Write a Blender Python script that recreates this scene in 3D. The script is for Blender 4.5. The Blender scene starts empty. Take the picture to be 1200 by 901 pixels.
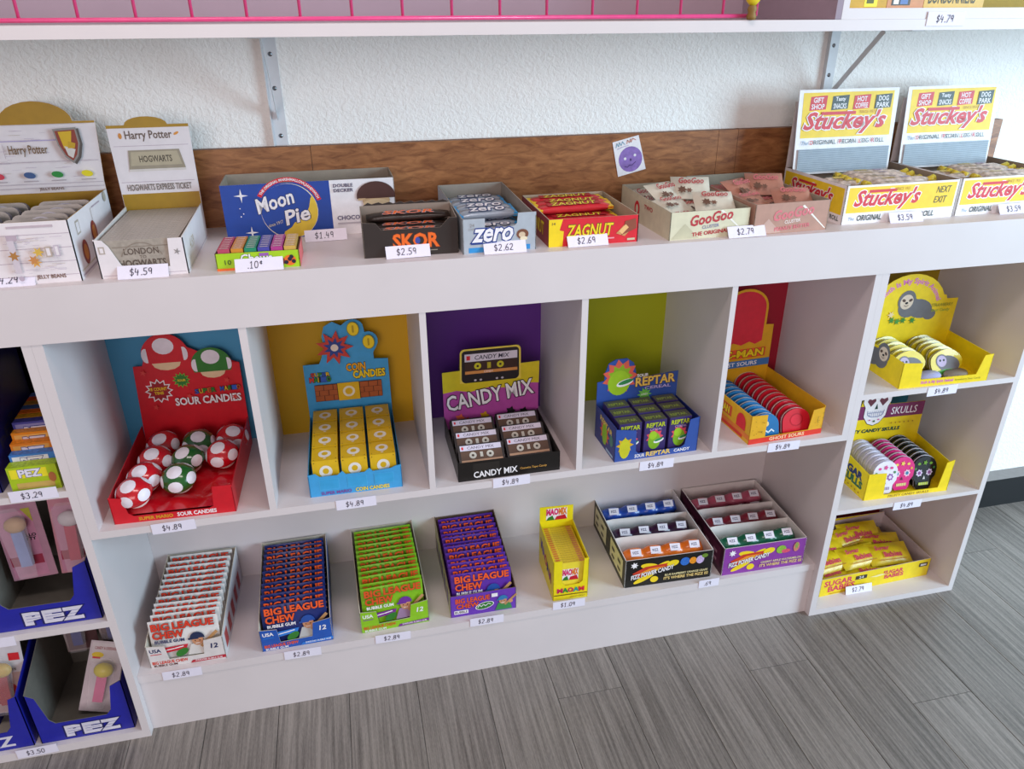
import bpy, math, random
from mathutils import Matrix, Vector, Euler
random.seed(7)
sc = bpy.context.scene
C = bpy.context.collection

# ---------------------------------------------------------------- camera
yaw, pitch, roll = 0.2222, -0.4539, -0.0061
fw = Vector((math.sin(yaw)*math.cos(pitch), math.cos(yaw)*math.cos(pitch), math.sin(pitch)))
rt = Vector((math.cos(yaw), -math.sin(yaw), 0)); up = rt.cross(fw)
r2 = rt*math.cos(roll)+up*math.sin(roll); u2 = -rt*math.sin(roll)+up*math.cos(roll)
cam_d = bpy.data.cameras.new('camera'); cam = bpy.data.objects.new('camera', cam_d); C.objects.link(cam)
M3 = Matrix((r2, u2, -fw)).transposed().to_4x4(); M3.translation = Vector((0.4912, -1.2632, 1.3763))
cam.matrix_world = M3
cam_d.sensor_width = 36; cam_d.lens = 26.485; cam_d.clip_start = 0.02
sc.camera = cam

# ---------------------------------------------------------------- light
sc.view_settings.view_transform = 'Standard'; sc.view_settings.look = 'None'
sc.view_settings.exposure = 0.05; sc.view_settings.gamma = 1
w = bpy.data.worlds.new('room_light'); sc.world = w; w.use_nodes = True
w.node_tree.nodes['Background'].inputs[0].default_value = (1.0, 0.90, 0.91, 1)
w.node_tree.nodes['Background'].inputs[1].default_value = 0.29
def area(name, loc, target, sx, sy, power, col):
    d = bpy.data.lights.new(name, 'AREA'); d.shape = 'RECTANGLE'; d.size = sx; d.size_y = sy; d.energy = power; d.color = col
    o = bpy.data.objects.new(name, d); C.objects.link(o); o.location = loc
    o.rotation_euler = (Vector(target)-Vector(loc)).to_track_quat('-Z', 'Y').to_euler()
area('ceiling_lamp', (0.55, -0.95, 2.75), (0.6, -0.6, 0), 1.3, 0.35, 16, (1.0, 0.86, 0.83))
area('window_light', (4.4, -2.1, 1.62), (1.7, 0.3, 0.9), 1.7, 2.0, 180, (0.58, 0.83, 1.0))
area('front_fill_light', (-0.4, -3.6, 1.7), (0.3, 0.3, 0.9), 2.2, 1.4, 42, (1.0, 0.84, 0.84))  # added fill from behind the camera, lifts the wall

# ---------------------------------------------------------------- materials
def lin(h):
    h = h.lstrip('#'); c = [int(h[i:i+2], 16)/255 for i in (0, 2, 4)]
    return [x/12.92 if x <= 0.04045 else ((x+0.055)/1.055)**2.4 for x in c]+[1]
MATS = {}
def mat(h, rough=0.5, metal=0, var=0.06, scale=60, bump=0.0, bscale=200, alpha=1, coat=0, name=None):
    key = (h, rough, metal, var, scale, bump, bscale, alpha, coat)
    if key in MATS: return MATS[key]
    m = bpy.data.materials.new(name or 'print_'+h.strip('#')); m.use_nodes = True
    nt = m.node_tree; b = nt.nodes['Principled BSDF']
    b.inputs['Roughness'].default_value = rough; b.inputs['Metallic'].default_value = metal
    b.inputs['Coat Weight'].default_value = coat
    col = lin(h); b.inputs['Base Color'].default_value = col
    tc = nt.nodes.new('ShaderNodeTexCoord')
    if var:
        n = nt.nodes.new('ShaderNodeTexNoise'); n.inputs['Scale'].default_value = scale; n.inputs['Detail'].default_value = 4
        nt.links.new(tc.outputs['Object'], n.inputs['Vector'])
        r = nt.nodes.new('ShaderNodeValToRGB')
        r.color_ramp.elements[0].position = 0.3; r.color_ramp.elements[1].position = 0.7
        r.color_ramp.elements[0].color = [c*(1-var) for c in col[:3]]+[1]
        r.color_ramp.elements[1].color = [min(1, c*(1+var)) for c in col[:3]]+[1]
        nt.links.new(n.outputs['Fac'], r.inputs['Fac']); nt.links.new(r.outputs['Color'], b.inputs['Base Color'])
    if bump:
        n = nt.nodes.new('ShaderNodeTexNoise'); n.inputs['Scale'].default_value = bscale; n.inputs['Detail'].default_value = 3
        nt.links.new(tc.outputs['Object'], n.inputs['Vector'])
        bp = nt.nodes.new('ShaderNodeBump'); bp.inputs['Strength'].default_value = bump; bp.inputs['Distance'].default_value = 0.002
        nt.links.new(n.outputs['Fac'], bp.inputs['Height']); nt.links.new(bp.outputs['Normal'], b.inputs['Normal'])
    if alpha < 1:
        b.inputs['Alpha'].default_value = alpha
    MATS[key] = m
    return m
WHITE = mat('#dad1d1', 0.42, var=0.02, scale=8, bump=0.05, bscale=40, name='white_melamine')
CARD = mat('#c9bfae', 0.75, var=0.05, name='grey_cardboard')
CARDW = mat('#e6e0dc', 0.65, var=0.03, name='white_cardboard')
PAPER = mat('#e9e4f2', 0.6, var=0.02, name='price_card')
INK = mat('#2a2440', 0.6, var=0, name='ink')
BLACK = mat('#121014', 0.45, var=0.1)
def wall_mat():
    m = bpy.data.materials.new('orange_peel_paint'); m.use_nodes = True; nt = m.node_tree; b = nt.nodes['Principled BSDF']
    b.inputs['Base Color'].default_value = lin('#fbfaf6'); b.inputs['Roughness'].default_value = 0.55
    tc = nt.nodes.new('ShaderNodeTexCoord'); n = nt.nodes.new('ShaderNodeTexNoise'); n.inputs['Scale'].default_value = 135; n.inputs['Detail'].default_value = 2.5
    n.inputs['Distortion'].default_value = 0.6
    r = nt.nodes.new('ShaderNodeValToRGB'); r.color_ramp.elements[0].position = 0.38; r.color_ramp.elements[1].position = 0.62
    bp = nt.nodes.new('ShaderNodeBump'); bp.inputs['Strength'].default_value = 0.55; bp.inputs['Distance'].default_value = 0.0014
    nt.links.new(tc.outputs['Object'], n.inputs['Vector']); nt.links.new(n.outputs['Fac'], r.inputs['Fac'])
    nt.links.new(r.outputs['Color'], bp.inputs['Height']); nt.links.new(bp.outputs['Normal'], b.inputs['Normal'])
    return m
def plank_mat():
    m = bpy.data.materials.new('grey_vinyl_plank'); m.use_nodes = True; nt = m.node_tree; b = nt.nodes['Principled BSDF']
    b.inputs['Roughness'].default_value = 0.36
    tc = nt.nodes.new('ShaderNodeTexCoord'); oi = nt.nodes.new('ShaderNodeObjectInfo')
    add = nt.nodes.new('ShaderNodeVectorMath'); add.operation = 'ADD'
    sc_ = nt.nodes.new('ShaderNodeVectorMath'); sc_.operation = 'SCALE'; sc_.inputs['Scale'].default_value = 37
    cmb = nt.nodes.new('ShaderNodeCombineXYZ')
    for i in range(3): nt.links.new(oi.outputs['Random'], cmb.inputs[i])
    nt.links.new(cmb.outputs[0], sc_.inputs[0]); nt.links.new(tc.outputs['Object'], add.inputs[0]); nt.links.new(sc_.outputs[0], add.inputs[1])
    mp = nt.nodes.new('ShaderNodeMapping'); mp.inputs['Scale'].default_value = (520, 14, 1); nt.links.new(add.outputs[0], mp.inputs[0])
    n = nt.nodes.new('ShaderNodeTexNoise'); n.inputs['Scale'].default_value = 1; n.inputs['Detail'].default_value = 5; n.inputs['Roughness'].default_value = 0.65
    nt.links.new(mp.outputs[0], n.inputs['Vector'])
    mp2 = nt.nodes.new('ShaderNodeMapping'); mp2.inputs['Scale'].default_value = (150, 3.5, 1); nt.links.new(add.outputs[0], mp2.inputs[0])
    n2 = nt.nodes.new('ShaderNodeTexNoise'); n2.inputs['Scale'].default_value = 1; n2.inputs['Detail'].default_value = 4
    nt.links.new(mp2.outputs[0], n2.inputs['Vector'])
    mp3 = nt.nodes.new('ShaderNodeMapping'); mp3.inputs['Scale'].default_value = (900, 110, 1); nt.links.new(add.outputs[0], mp3.inputs[0])
    n3 = nt.nodes.new('ShaderNodeTexNoise'); n3.inputs['Scale'].default_value = 1; n3.inputs['Detail'].default_value = 3
    nt.links.new(mp3.outputs[0], n3.inputs['Vector'])
    av = nt.nodes.new('ShaderNodeMath'); av.operation = 'ADD'; nt.links.new(n.outputs['Fac'], av.inputs[0]); nt.links.new(n3.outputs['Fac'], av.inputs[1])
    hv = nt.nodes.new('ShaderNodeMath'); hv.operation = 'MULTIPLY'; hv.inputs[1].default_value = 0.5; nt.links.new(av.outputs[0], hv.inputs[0])
    mx = nt.nodes.new('ShaderNodeMath'); mx.operation = 'ADD'; nt.links.new(hv.outputs[0], mx.inputs[0]); nt.links.new(n2.outputs['Fac'], mx.inputs[1])
    mo = nt.nodes.new('ShaderNodeMath'); mo.operation = 'MULTIPLY_ADD'; mo.inputs[1].default_value = 0.10; nt.links.new(oi.outputs['Random'], mo.inputs[0]); nt.links.new(mx.outputs[0], mo.inputs[2])
    r = nt.nodes.new('ShaderNodeValToRGB'); r.color_ramp.elements[0].position = 0.80/2; r.color_ramp.elements[1].position = 1.30/2
    r.color_ramp.elements[0].color = lin('#5f5954'); r.color_ramp.elements[1].color = lin('#989089')
    hf = nt.nodes.new('ShaderNodeMath'); hf.operation = 'MULTIPLY'; hf.inputs[1].default_value = 0.5; nt.links.new(mo.outputs[0], hf.inputs[0])
    nt.links.new(hf.outputs[0], r.inputs['Fac']); nt.links.new(r.outputs['Color'], b.inputs['Base Color'])
    bp = nt.nodes.new('ShaderNodeBump'); bp.inputs['Strength'].default_value = 0.35; bp.inputs['Distance'].default_value = 0.0008
    nt.links.new(n.outputs['Fac'], bp.inputs['Height']); nt.links.new(bp.outputs['Normal'], b.inputs['Normal'])
    return m
def wood_mat():
    m = bpy.data.materials.new('walnut_stained_board'); m.use_nodes = True; nt = m.node_tree; b = nt.nodes['Principled BSDF']
    b.inputs['Roughness'].default_value = 0.42
    tc = nt.nodes.new('ShaderNodeTexCoord')
    mp = nt.nodes.new('ShaderNodeMapping'); mp.inputs['Scale'].default_value = (14, 14, 55); mp.inputs['Rotation'].default_value = (0, 0.35, 0)
    nt.links.new(tc.outputs['Object'], mp.inputs[0])
    n = nt.nodes.new('ShaderNodeTexNoise'); n.inputs['Scale'].default_value = 1.6; n.inputs['Detail'].default_value = 7; n.inputs['Roughness'].default_value = 0.6; n.inputs['Distortion'].default_value = 0.8
    nt.links.new(mp.outputs[0], n.inputs['Vector'])
    r = nt.nodes.new('ShaderNodeValToRGB'); r.color_ramp.elements[0].position = 0.32; r.color_ramp.elements[1].position = 0.72
    r.color_ramp.elements[0].color = lin('#774421'); r.color_ramp.elements[1].color = lin('#b57848')
    nt.links.new(n.outputs['Fac'], r.inputs['Fac']); nt.links.new(r.outputs['Color'], b.inputs['Base Color'])
    bp = nt.nodes.new('ShaderNodeBump'); bp.inputs['Strength'].default_value = 0.15; bp.inputs['Distance'].default_value = 0.001
    nt.links.new(n.outputs['Fac'], bp.inputs['Height']); nt.links.new(bp.outputs['Normal'], b.inputs['Normal'])
    return m
WALL = wall_mat(); PLANK = plank_mat(); WOOD = wood_mat()

# ---------------------------------------------------------------- geometry
TXT = {}
def tmesh(s, bold=0.0, shear=0.0):
    k = (s, bold, shear)
    if k in TXT: return TXT[k]
    cu = bpy.data.curves.new('lettering', 'FONT'); cu.body = s; cu.offset = bold; cu.shear = shear; cu.resolution_u = 2
    o = bpy.data.objects.new('lettering', cu)
    me = bpy.data.meshes.new_from_object(o)
    v = [(p.co.x, p.co.y) for p in me.vertices]; f = [tuple(p.vertices) for p in me.polygons]
    bpy.data.objects.remove(o); bpy.data.meshes.remove(me); bpy.data.curves.remove(cu)
    TXT[k] = (v, f); return TXT[k]
def bbox(s, shear):
    v, f = tmesh(s, 0.0, shear)
    xs = [p[0] for p in v]; ys = [p[1] for p in v]
    return min(xs), max(xs), min(ys), max(ys)
def seg_arc(cx, cy, rx, ry, a0, a1, n=8):
    return [(cx+rx*math.cos(math.radians(a0+(a1-a0)*i/n)), cy+ry*math.sin(math.radians(a0+(a1-a0)*i/n))) for i in range(n+1)]
HAND = {  # single pen strokes on a 0.6 x 1 cell
 '0': [seg_arc(.3,.5,.25,.5,90,450,14)], '1': [[(.12,.78),(.32,1),(.32,0)],[(.12,0),(.5,0)]],
 '2': [seg_arc(.3,.74,.22,.26,160,-40,8)+[(.08,.03),(.55,.03)]], '3': [seg_arc(.27,.75,.22,.25,150,-85,7)+seg_arc(.27,.25,.26,.27,85,-150,7)],
 '4': [[(.12,1),(.06,.45),(.52,.45)],[(.44,.78),(.40,-.02)]], '5': [[(.52,.98),(.14,.98),(.12,.58)]+seg_arc(.28,.3,.25,.3,120,-140,8)],
 '6': [[(.45,1),(.2,.7)]+seg_arc(.3,.26,.23,.26,160,520,12)], '7': [[(.06,.98),(.54,.98),(.22,0)]],
 '8': [seg_arc(.3,.75,.18,.24,-90,270,10)+seg_arc(.3,.26,.24,.26,90,-270,10)], '9': [seg_arc(.28,.72,.2,.25,20,380,11)+[(.46,.1)]],
 '$': [seg_arc(.3,.7,.22,.2,30,250,7)+seg_arc(.3,.28,.24,.22,80,-150,7),[(.3,1.1),(.3,-.1)]], '.': [[(.22,0),(.3,.06),(.22,.06)]],
 'c': [seg_arc(.3,.75,.17,.17,50,310,8),[(.3,1),(.3,.5)]]}

class G:
    def __init__(s): s.v = []; s.f = []; s.mi = []; s.mats = []; s.sm = []
    def m(s, mt):
        if mt not in s.mats: s.mats.append(mt)
        return s.mats.index(mt)
    def add(s, vs, fs, mt, smooth=False):
        b = len(s.v); s.v += [tuple(p) for p in vs]; k = s.m(mt)
        for f in fs: s.f.append([b+i for i in f]); s.mi.append(k); s.sm.append(smooth)
        return s
    def box(s, x0, x1, y0, y1, z0, z1, mt, top=None, front=None, T=None):
        vs = [(x0,y0,z0),(x1,y0,z0),(x1,y1,z0),(x0,y1,z0),(x0,y0,z1),(x1,y0,z1),(x1,y1,z1),(x0,y1,z1)]
        if T: vs = [T @ Vector(p) for p in vs]
        b = len(s.v); s.v += [tuple(p) for p in vs]
        for i, f in enumerate([(0,3,2,1),(4,5,6,7),(0,1,5,4),(1,2,6,5),(2,3,7,6),(3,0,4,7)]):
            mm = top if (i == 1 and top) else front if (i == 2 and front) else mt
            s.f.append([b+j for j in f]); s.mi.append(s.m(mm)); s.sm.append(False)
        return s
    def prism(s, out, O, U, V, t, mf, mb=None, me=None):
        O, U, V = Vector(O), Vector(U).normalized(), Vector(V).normalized(); N = U.cross(V)
        n = len(out); F = [O+U*a+V*b for a, b in out]; B = [p-N*t for p in F]
        ar = sum(out[i][0]*out[(i+1) % n][1]-out[(i+1) % n][0]*out[i][1] for i in range(n))
        idx = list(range(n)) if ar > 0 else list(range(n))[::-1]
        s.add(F, [idx], mf); s.add(B, [idx[::-1]], mb or mf)
        s.add(F+B, [((i, i+n, (i+1) % n+n, (i+1) % n) if ar > 0 else (i, (i+1) % n, (i+1) % n+n, i+n)) for i in range(n)], me or mb or mf)
        return s
    def tube(s, pts, r, mt, n=8, closed=False):
        P = [Vector(p) for p in pts]; vs = []; m = len(P)
        for i, p in enumerate(P):
            d = (P[(i+1) % m]-P[i-1]) if closed else (P[min(i+1, m-1)]-P[max(i-1, 0)])
            d.normalize(); a = d.orthogonal().normalized() if abs(d.z) > .9 or i == 0 else d.cross(Vector((0, 0, 1))).normalized()
            if abs(d.z) <= .9: a = d.cross(Vector((0, 0, 1))).normalized()
            b = d.cross(a); rr = r[i] if isinstance(r, (list, tuple)) else r
            vs += [p+(a*math.cos(2*math.pi*k/n)+b*math.sin(2*math.pi*k/n))*rr for k in range(n)]
        fs = [(i*n+k, i*n+(k+1) % n, ((i+1) % m)*n+(k+1) % n, ((i+1) % m)*n+k) for i in range(m if closed else m-1) for k in range(n)]
        if not closed: fs += [tuple(range(n))[::-1], tuple((m-1)*n+k for k in range(n))]
        return s.add(vs, fs, mt, True)
    def lathe(s, prof, mt, c=(0, 0, 0), n=20, sx=1, sy=1):
        vs = []
        for r, z in prof: vs += [(c[0]+r*sx*math.cos(2*math.pi*k/n), c[1]+r*sy*math.sin(2*math.pi*k/n), c[2]+z) for k in range(n)]
        m = len(prof)
        return s.add(vs, [(i*n+k, i*n+(k+1) % n, (i+1)*n+(k+1) % n, (i+1)*n+k) for i in range(m-1) for k in range(n)], mt, True)
    def cap(s, c, R, d, ang, mt, n=14, k=1.012):
        # round spot lying on an ellipsoid
        d = Vector(d).normalized(); a = d.orthogonal().normalized(); b = d.cross(a); vs = []
        for q in (0, .5, 1):
            for i in range(n):
                t = 2*math.pi*i/n; e = (d*math.cos(ang*q)+(a*math.cos(t)+b*math.sin(t))*math.sin(ang*q))
                vs.append((c[0]+e.x*R[0]*k, c[1]+e.y*R[1]*k, c[2]+e.z*R[2]*k))
        fs = [(j*n+i, j*n+(i+1) % n, (j+1)*n+(i+1) % n, (j+1)*n+i) for j in range(2) for i in range(n)]
        return s.add(vs, fs, mt, True)
    def ell(s, c, R, mt, nu=14, nv=8):
        return s.lathe([(math.cos(math.pi*(i/nv-.5))*1, 0) for i in range(0)] or [(max(1e-5, math.cos(math.pi*(i/nv-.5)))*R[0], math.sin(math.pi*(i/nv-.5))*R[2]) for i in range(nv+1)], mt, c, nu, 1, R[1]/R[0])
    def pillow(s, x0, x1, z0, z1, t, mt, y=0, nx=8, nz=6, wrinkle=0.0, seed=0, seal=0.0, T=None):
        # bulged packet standing in xz, thickness along y
        rnd = random.Random(seed); vs = []
        for sd in (-1, 1):
            for j in range(nz+1):
                for i in range(nx+1):
                    a = i/nx; b = j/nz
                    k = (max(0, math.sin(math.pi*a))**.45)*(max(0, math.sin(math.pi*b))**.5)
                    edge = i in (0, nx) or j in (0, nz)
                    vs.append(Vector((x0+(x1-x0)*a, y+sd*(t/2*k+(0.0003 if edge else rnd.uniform(-wrinkle, wrinkle))), z0+(z1-z0)*b)))
        if T: vs = [T @ p for p in vs]
        q = (nx+1)*(nz+1); fs = []
        for j in range(nz):
            for i in range(nx):
                a = j*(nx+1)+i
                fs.append((a, a+1, a+nx+2, a+nx+1)); fs.append((q+a, q+a+nx+1, q+a+nx+2, q+a+1))
        return s.add(vs, fs, mt, True)
    def build(s, name, parent=None, loc=None, rot=None):
        me = bpy.data.meshes.new(name); me.from_pydata(s.v, [], s.f)
        for m_ in s.mats: me.materials.append(m_)
        me.polygons.foreach_set('material_index', s.mi); me.polygons.foreach_set('use_smooth', s.sm); me.update()
        o = bpy.data.objects.new(name, me); C.objects.link(o)
        if parent: o.parent = parent
        if loc: o.location = loc
        if rot: o.rotation_euler = rot
        return o
class Face:
    """printed side: flat inks laid on a plane"""
    def __init__(s, g, O, U=(1, 0, 0), V=(0, 0, 1), k0=2):
        s.g = g; s.O = Vector(O); s.U = Vector(U).normalized(); s.V = Vector(V).normalized(); s.N = s.U.cross(s.V); s.k = k0
    def P(s, u, v, k=None): return s.O+s.U*u+s.V*v+s.N*(0.0001*(k or s.k))
    def poly(s, pts, mt):
        s.k += 1; n = len(pts)
        ar = sum(pts[i][0]*pts[(i+1) % n][1]-pts[(i+1) % n][0]*pts[i][1] for i in range(n))
        idx = tuple(range(n)) if ar > 0 else tuple(range(n))[::-1]
        s.g.add([s.P(a, b) for a, b in pts], [idx], mt); return s
    def rect(s, a, b, c, d, mt): return s.poly([(a, b), (c, b), (c, d), (a, d)], mt)
    def ell(s, u, v, a, b, mt, n=18, rot=0):
        c, q = math.cos(rot), math.sin(rot)
        return s.poly([(u+a*math.cos(2*math.pi*i/n)*c-b*math.sin(2*math.pi*i/n)*q, v+a*math.cos(2*math.pi*i/n)*q+b*math.sin(2*math.pi*i/n)*c) for i in range(n)], mt)
    def burst(s, u, v, r1, r0, n, mt):
        return s.poly([(u+(r1 if i % 2 else r0)*math.cos(math.pi*i/n), v+(r1 if i % 2 else r0)*math.sin(math.pi*i/n)) for i in range(2*n)], mt)
    def band(s, u, v, ra, rb, a0, a1, mt, n=14):
        return s.poly(seg_arc(u, v, ra, ra, a0, a1, n)+seg_arc(u, v, rb, rb, a1, a0, n), mt)
    def line(s, pts, w, mt):
        s.k += 1
        for (a, b), (c, d) in zip(pts, pts[1:]):
            L = math.hypot(c-a, d-b) or 1; px, py = -(d-b)/L*w/2, (c-a)/L*w/2; ex, ey = (c-a)/L*w*.3, (d-b)/L*w*.3
            s.g.add([s.P(a-px-ex, b-py-ey), s.P(c-px+ex, d-py+ey), s.P(c+px+ex, d+py+ey), s.P(a+px-ex, b+py-ey)], [(0, 1, 2, 3)], mt)
        return s
    def text(s, t, u, v, w, h, mt, bold=0.0, shear=0.0, out=None, rot=0, warp=None):
        """t fitted to the w x h box whose lower left corner is u,v"""
        x0, x1, y0, y1 = bbox(t, shear); c, q = math.cos(rot), math.sin(rot)
        for mm, bo in ([(out[0], out[1])] if out else [])+[(mt, bold)]:
            vs, fs = tmesh(t, bo, shear); s.k += 1; pts = []
            for a, b in vs:
                a = (a-x0)/(x1-x0)*w; b = (b-y0)/(y1-y0)*h
                if warp: a, b = warp(a, b); pts.append(s.P(a, b))
                else: pts.append(s.P(u+a*c-b*q, v+a*q+b*c))
            s.g.add(pts, fs, mm)
        return s
    def hand(s, t, u, v, h, mt=INK, wd=0.0011):
        x = u
        for ch in t:
            for st in HAND.get(ch, []): s.line([(x+a*h*.95+b*h*.08, v+b*h) for a, b in st], wd, mt)
            x += h*(.4 if ch == '.' else .68)
        return s

def setp(o, label=None, cat=None, group=None, kind=None):
    if label: o['label'] = label
    if cat: o['category'] = cat
    if group: o['group'] = group
    if kind: o['kind'] = kind
    return o
def thing(name, label, cat, loc=(0, 0, 0), ang=0, group=None):
    o = bpy.data.objects.new(name, None); C.objects.link(o); o.location = loc; o.rotation_euler = (0, 0, math.radians(ang)); o.empty_display_size = .05
    return setp(o, label, cat, group)
def dup(root, loc, rot, label=None):
    r = root.copy(); C.objects.link(r); r.location = loc; r.rotation_euler = rot
    if label: r['label'] = label
    for ch in list(root.children):
        c = ch.copy(); C.objects.link(c); c.parent = r
    return r
def W(o, x, y, z): return (Matrix.Translation(o.location) @ o.rotation_euler.to_matrix().to_4x4()) @ Vector((x, y, z))
X, Y, Z = (1, 0, 0), (0, 1, 0), (0, 0, 1)
NTH = ['front', 'second', 'third', 'fourth', 'fifth', 'sixth', 'seventh', 'eighth', 'ninth', 'tenth', 'eleventh', 'twelfth', 'thirteenth', 'fourteenth', 'fifteenth', 'sixteenth', 'seventeenth', 'eighteenth']
def nth(i): return NTH[i] if i == 0 else NTH[i]+' from the front'

class Tray:
    """open cardboard display box: x 0..w, y 0..d, z up, each wall its own part"""
    def __init__(s, name, label, cat, x, y, z, ang, w, d, hf, hs, mo, mi=CARD, front=None, back=None, ml=None, t=.0016, side=None, backtilt=0):
        s.e = thing(name, label, cat, (x, y, z), ang); s.w, s.d = w, d
        g = G(); g.box(t, w-t, t, d-t, 0, t, mi); g.build('base', s.e)
        s.fg = G(); s.fg.prism(front or [(0, 0), (w, 0), (w, hf), (0, hf)], (0, 0, 0), X, Z, t, mo, mi, mi); s.F = Face(s.fg, (0, 0, 0))
        so = side or [(0, 0), (d, 0), (d, hs), (0, hf)]
        s.lg = G(); s.lg.prism([(d-a, b) for a, b in so], (0, d, 0), (0, -1, 0), Z, t, ml or mo, mi, mi); s.L = Face(s.lg, (0, d, 0), (0, -1, 0), Z)
        s.rg = G(); s.rg.prism(so, (w, 0, 0), Y, Z, t, ml or mo, mi, mi); s.R = Face(s.rg, (w, 0, 0), Y, Z)
        V = (0, math.sin(math.radians(backtilt)), math.cos(math.radians(backtilt)))
        s.bg = G(); s.bg.prism(back or [(0, 0), (w, 0), (w, hs), (0, hs)], (0, d-t, 0), X, V, t, mi if not back else mo, mi, mi)
        s.B = Face(s.bg, (0, d-t, 0), X, V); s.header = bool(back)
    def done(s):
        s.fg.build('front_panel', s.e); s.lg.build('side_panel', s.e); s.rg.build('side_panel', s.e)
        s.bg.build('header_card' if s.header else 'back_panel', s.e); return s.e

# ================================================================ the setting
g = G(); g.box(-2.6, 5.2, 0.345, 0.445, 0, 2.75, WALL); setp(g.build('wall_back'), kind='structure')
g = G(); g.box(-2.6, 5.2, -3.2, 0.445, -0.06, -0.004, mat('#3a3633', 0.9)); floor = setp(g.build('floor'), kind='structure')
pl = G()
pw, plen = 0.1525, 0.914
pl.prism([(0.0012, 0), (pw-0.0012, 0), (pw-0.0005, -0.0007), (pw-0.0005, -0.004), (0.0005, -0.004), (0.0005, -0.0007)], (0, 0.0006, 0), X, Z, plen-0.0012, PLANK)
first = None
jo = {3: -0.105, 6: -0.129, 8: -0.297, 4: 0.22, 5: -0.55, 7: 0.16, 2: -0.48, 1: 0.10, 0: -0.22, 9: 0.05, 10: -0.41, 11: 0.12, 12: -0.2, -1: -0.6, -2: 0.07}
for c in range(-9, 20):
    x = 0.3975+(c)*pw
    y0 = jo.get(c, -0.35+0.4*math.sin(c*2.3))
    for k in range(-3, 2):
        y = y0+k*plen
        if y > 0.345: continue
        if first is None: first = pl.build('plank', floor, (x, y, 0)); o = first
        else:
            o = first.copy(); o.name = 'plank'; C.objects.link(o); o.parent = floor; o.location = (x, y, 0)
g = G()
BB = mat('#0a090d', 0.6, var=0.3, scale=300)
g.box(1.98, 5.2, 0.298, 0.345, 0, 0.098, BB, top=mat('#8b8684', 0.6)); setp(g.build('baseboard_back'), kind='structure')

# ---------------------------------------------------------------- cubby unit
FT, FB, D = 1.0, 0.9055, 0.293
def shelfpart(par, x0, x1, y0, y1, z0, z1, name='shelf', m=WHITE):
    g = G(); g.box(x0, x1, y0, y1, z0, z1, m); return g.build(name, par)
def notched(par, x0, x1, z0, name, y1=D+0.006):
    g = G(); g.box(x0, x1, 0, y1, z0, FB-0.0003, WHITE); return g.build(name, par)
unit = thing('cubby_shelf_unit', 'long white cubby unit with five coloured-back compartments above one open low shelf', 'shelf unit', (0.75, 0, 0))
unit.location = (0, 0, 0)
notched(unit, -0.0175, -0.0009, 0.5167, 'side_panel'); notched(unit, 1.5317, 1.5474, 0.5167, 'side_panel')
for a, b in ((0.3008, 0.3137), (0.6077, 0.6198), (0.9112, 0.9239), (1.2162, 1.2281)):
    notched(unit, a, b, 0.532, 'divider', D)
shelfpart(unit, -0.0009, 1.5317, 0, D, 0.5167, 0.532)
shelfpart(unit, -0.0175, 1.5474, 0.016, D, 0.136, 0.155, 'bottom_shelf')
shelfpart(unit, -0.0175, 1.5474, 0.019, 0.034, 0, 0.136, 'kick_board')
shelfpart(unit, -0.0175, 1.5474, D, D+0.006, 0.136, 0.5167, 'lower_back')
BK = [('#4596c0', -0.0009, 0.3008, 'sky blue back panel'), ('#cfa002', 0.3137, 0.6077, 'mustard back panel'), ('#5a2384', 0.6198, 0.9112, 'purple back panel'),
      ('#aab004', 0.9239, 1.2162, 'olive green back panel'), ('#a30f2c', 1.2281, 1.5317, 'dark red back panel')]
for h, a, b, l in BK:
    o = shelfpart(unit, a, b, D, D+0.006, 0.532, 0.9052, 'back_panel', mat(h, 0.5, var=0.04, scale=5)); o['label'] = l
# ---------------------------------------------------------------- right and left units
ru = thing('narrow_shelf_unit', 'narrow white three-tier shelf unit at the right end', 'shelf unit')
for a, b in ((1.5476, 1.5639), (1.9577, 1.9721)): notched(ru, a, b, 0, 'side_panel')
for zt, zb, nm in ((0.6288, 0.6155, 'shelf'), (0.3203, 0.309, 'shelf'), (0.0166, 0.0, 'bottom_shelf')): shelfpart(ru, 1.5639, 1.9577, 0, D, zb, zt, nm)
for h, a, b, l in (('#a88a06', 0.6288, 0.9052, 'mustard back panel'), ('#2f8298', 0.3203, 0.6155, 'teal back panel'), ('#8f1020', 0.0166, 0.309, 'dark red back panel')):
    o = shelfpart(ru, 1.5639, 1.9577, D, D+0.006, a, b, 'back_panel', mat(h, 0.5, var=0.04, scale=5)); o['label'] = l
lu = thing('narrow_shelf_unit', 'narrow white shelf unit at the left end holding blue dispenser boxes', 'shelf unit')
for a, b in ((-0.348, -0.333), (-0.0325, -0.0177)): notched(lu, a, b, 0, 'side_panel')
for zt, zb, nm in ((0.627, 0.614, 'shelf'), (0.325, 0.310, 'shelf'), (0.0205, 0.0, 'bottom_shelf')): shelfpart(lu, -0.333, -0.0325, 0, D, zb, zt, nm)
for a, b in ((0.627, 0.9052), (0.325, 0.614), (0.0205, 0.31)):
    o = shelfpart(lu, -0.333, -0.0325, D, D+0.006, a, b, 'back_panel', mat('#1a1013', 0.6)); o['label'] = 'back panel painted dark for the unlit bay'  # near-black colour stands in for the shade at the back of the bays
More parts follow.
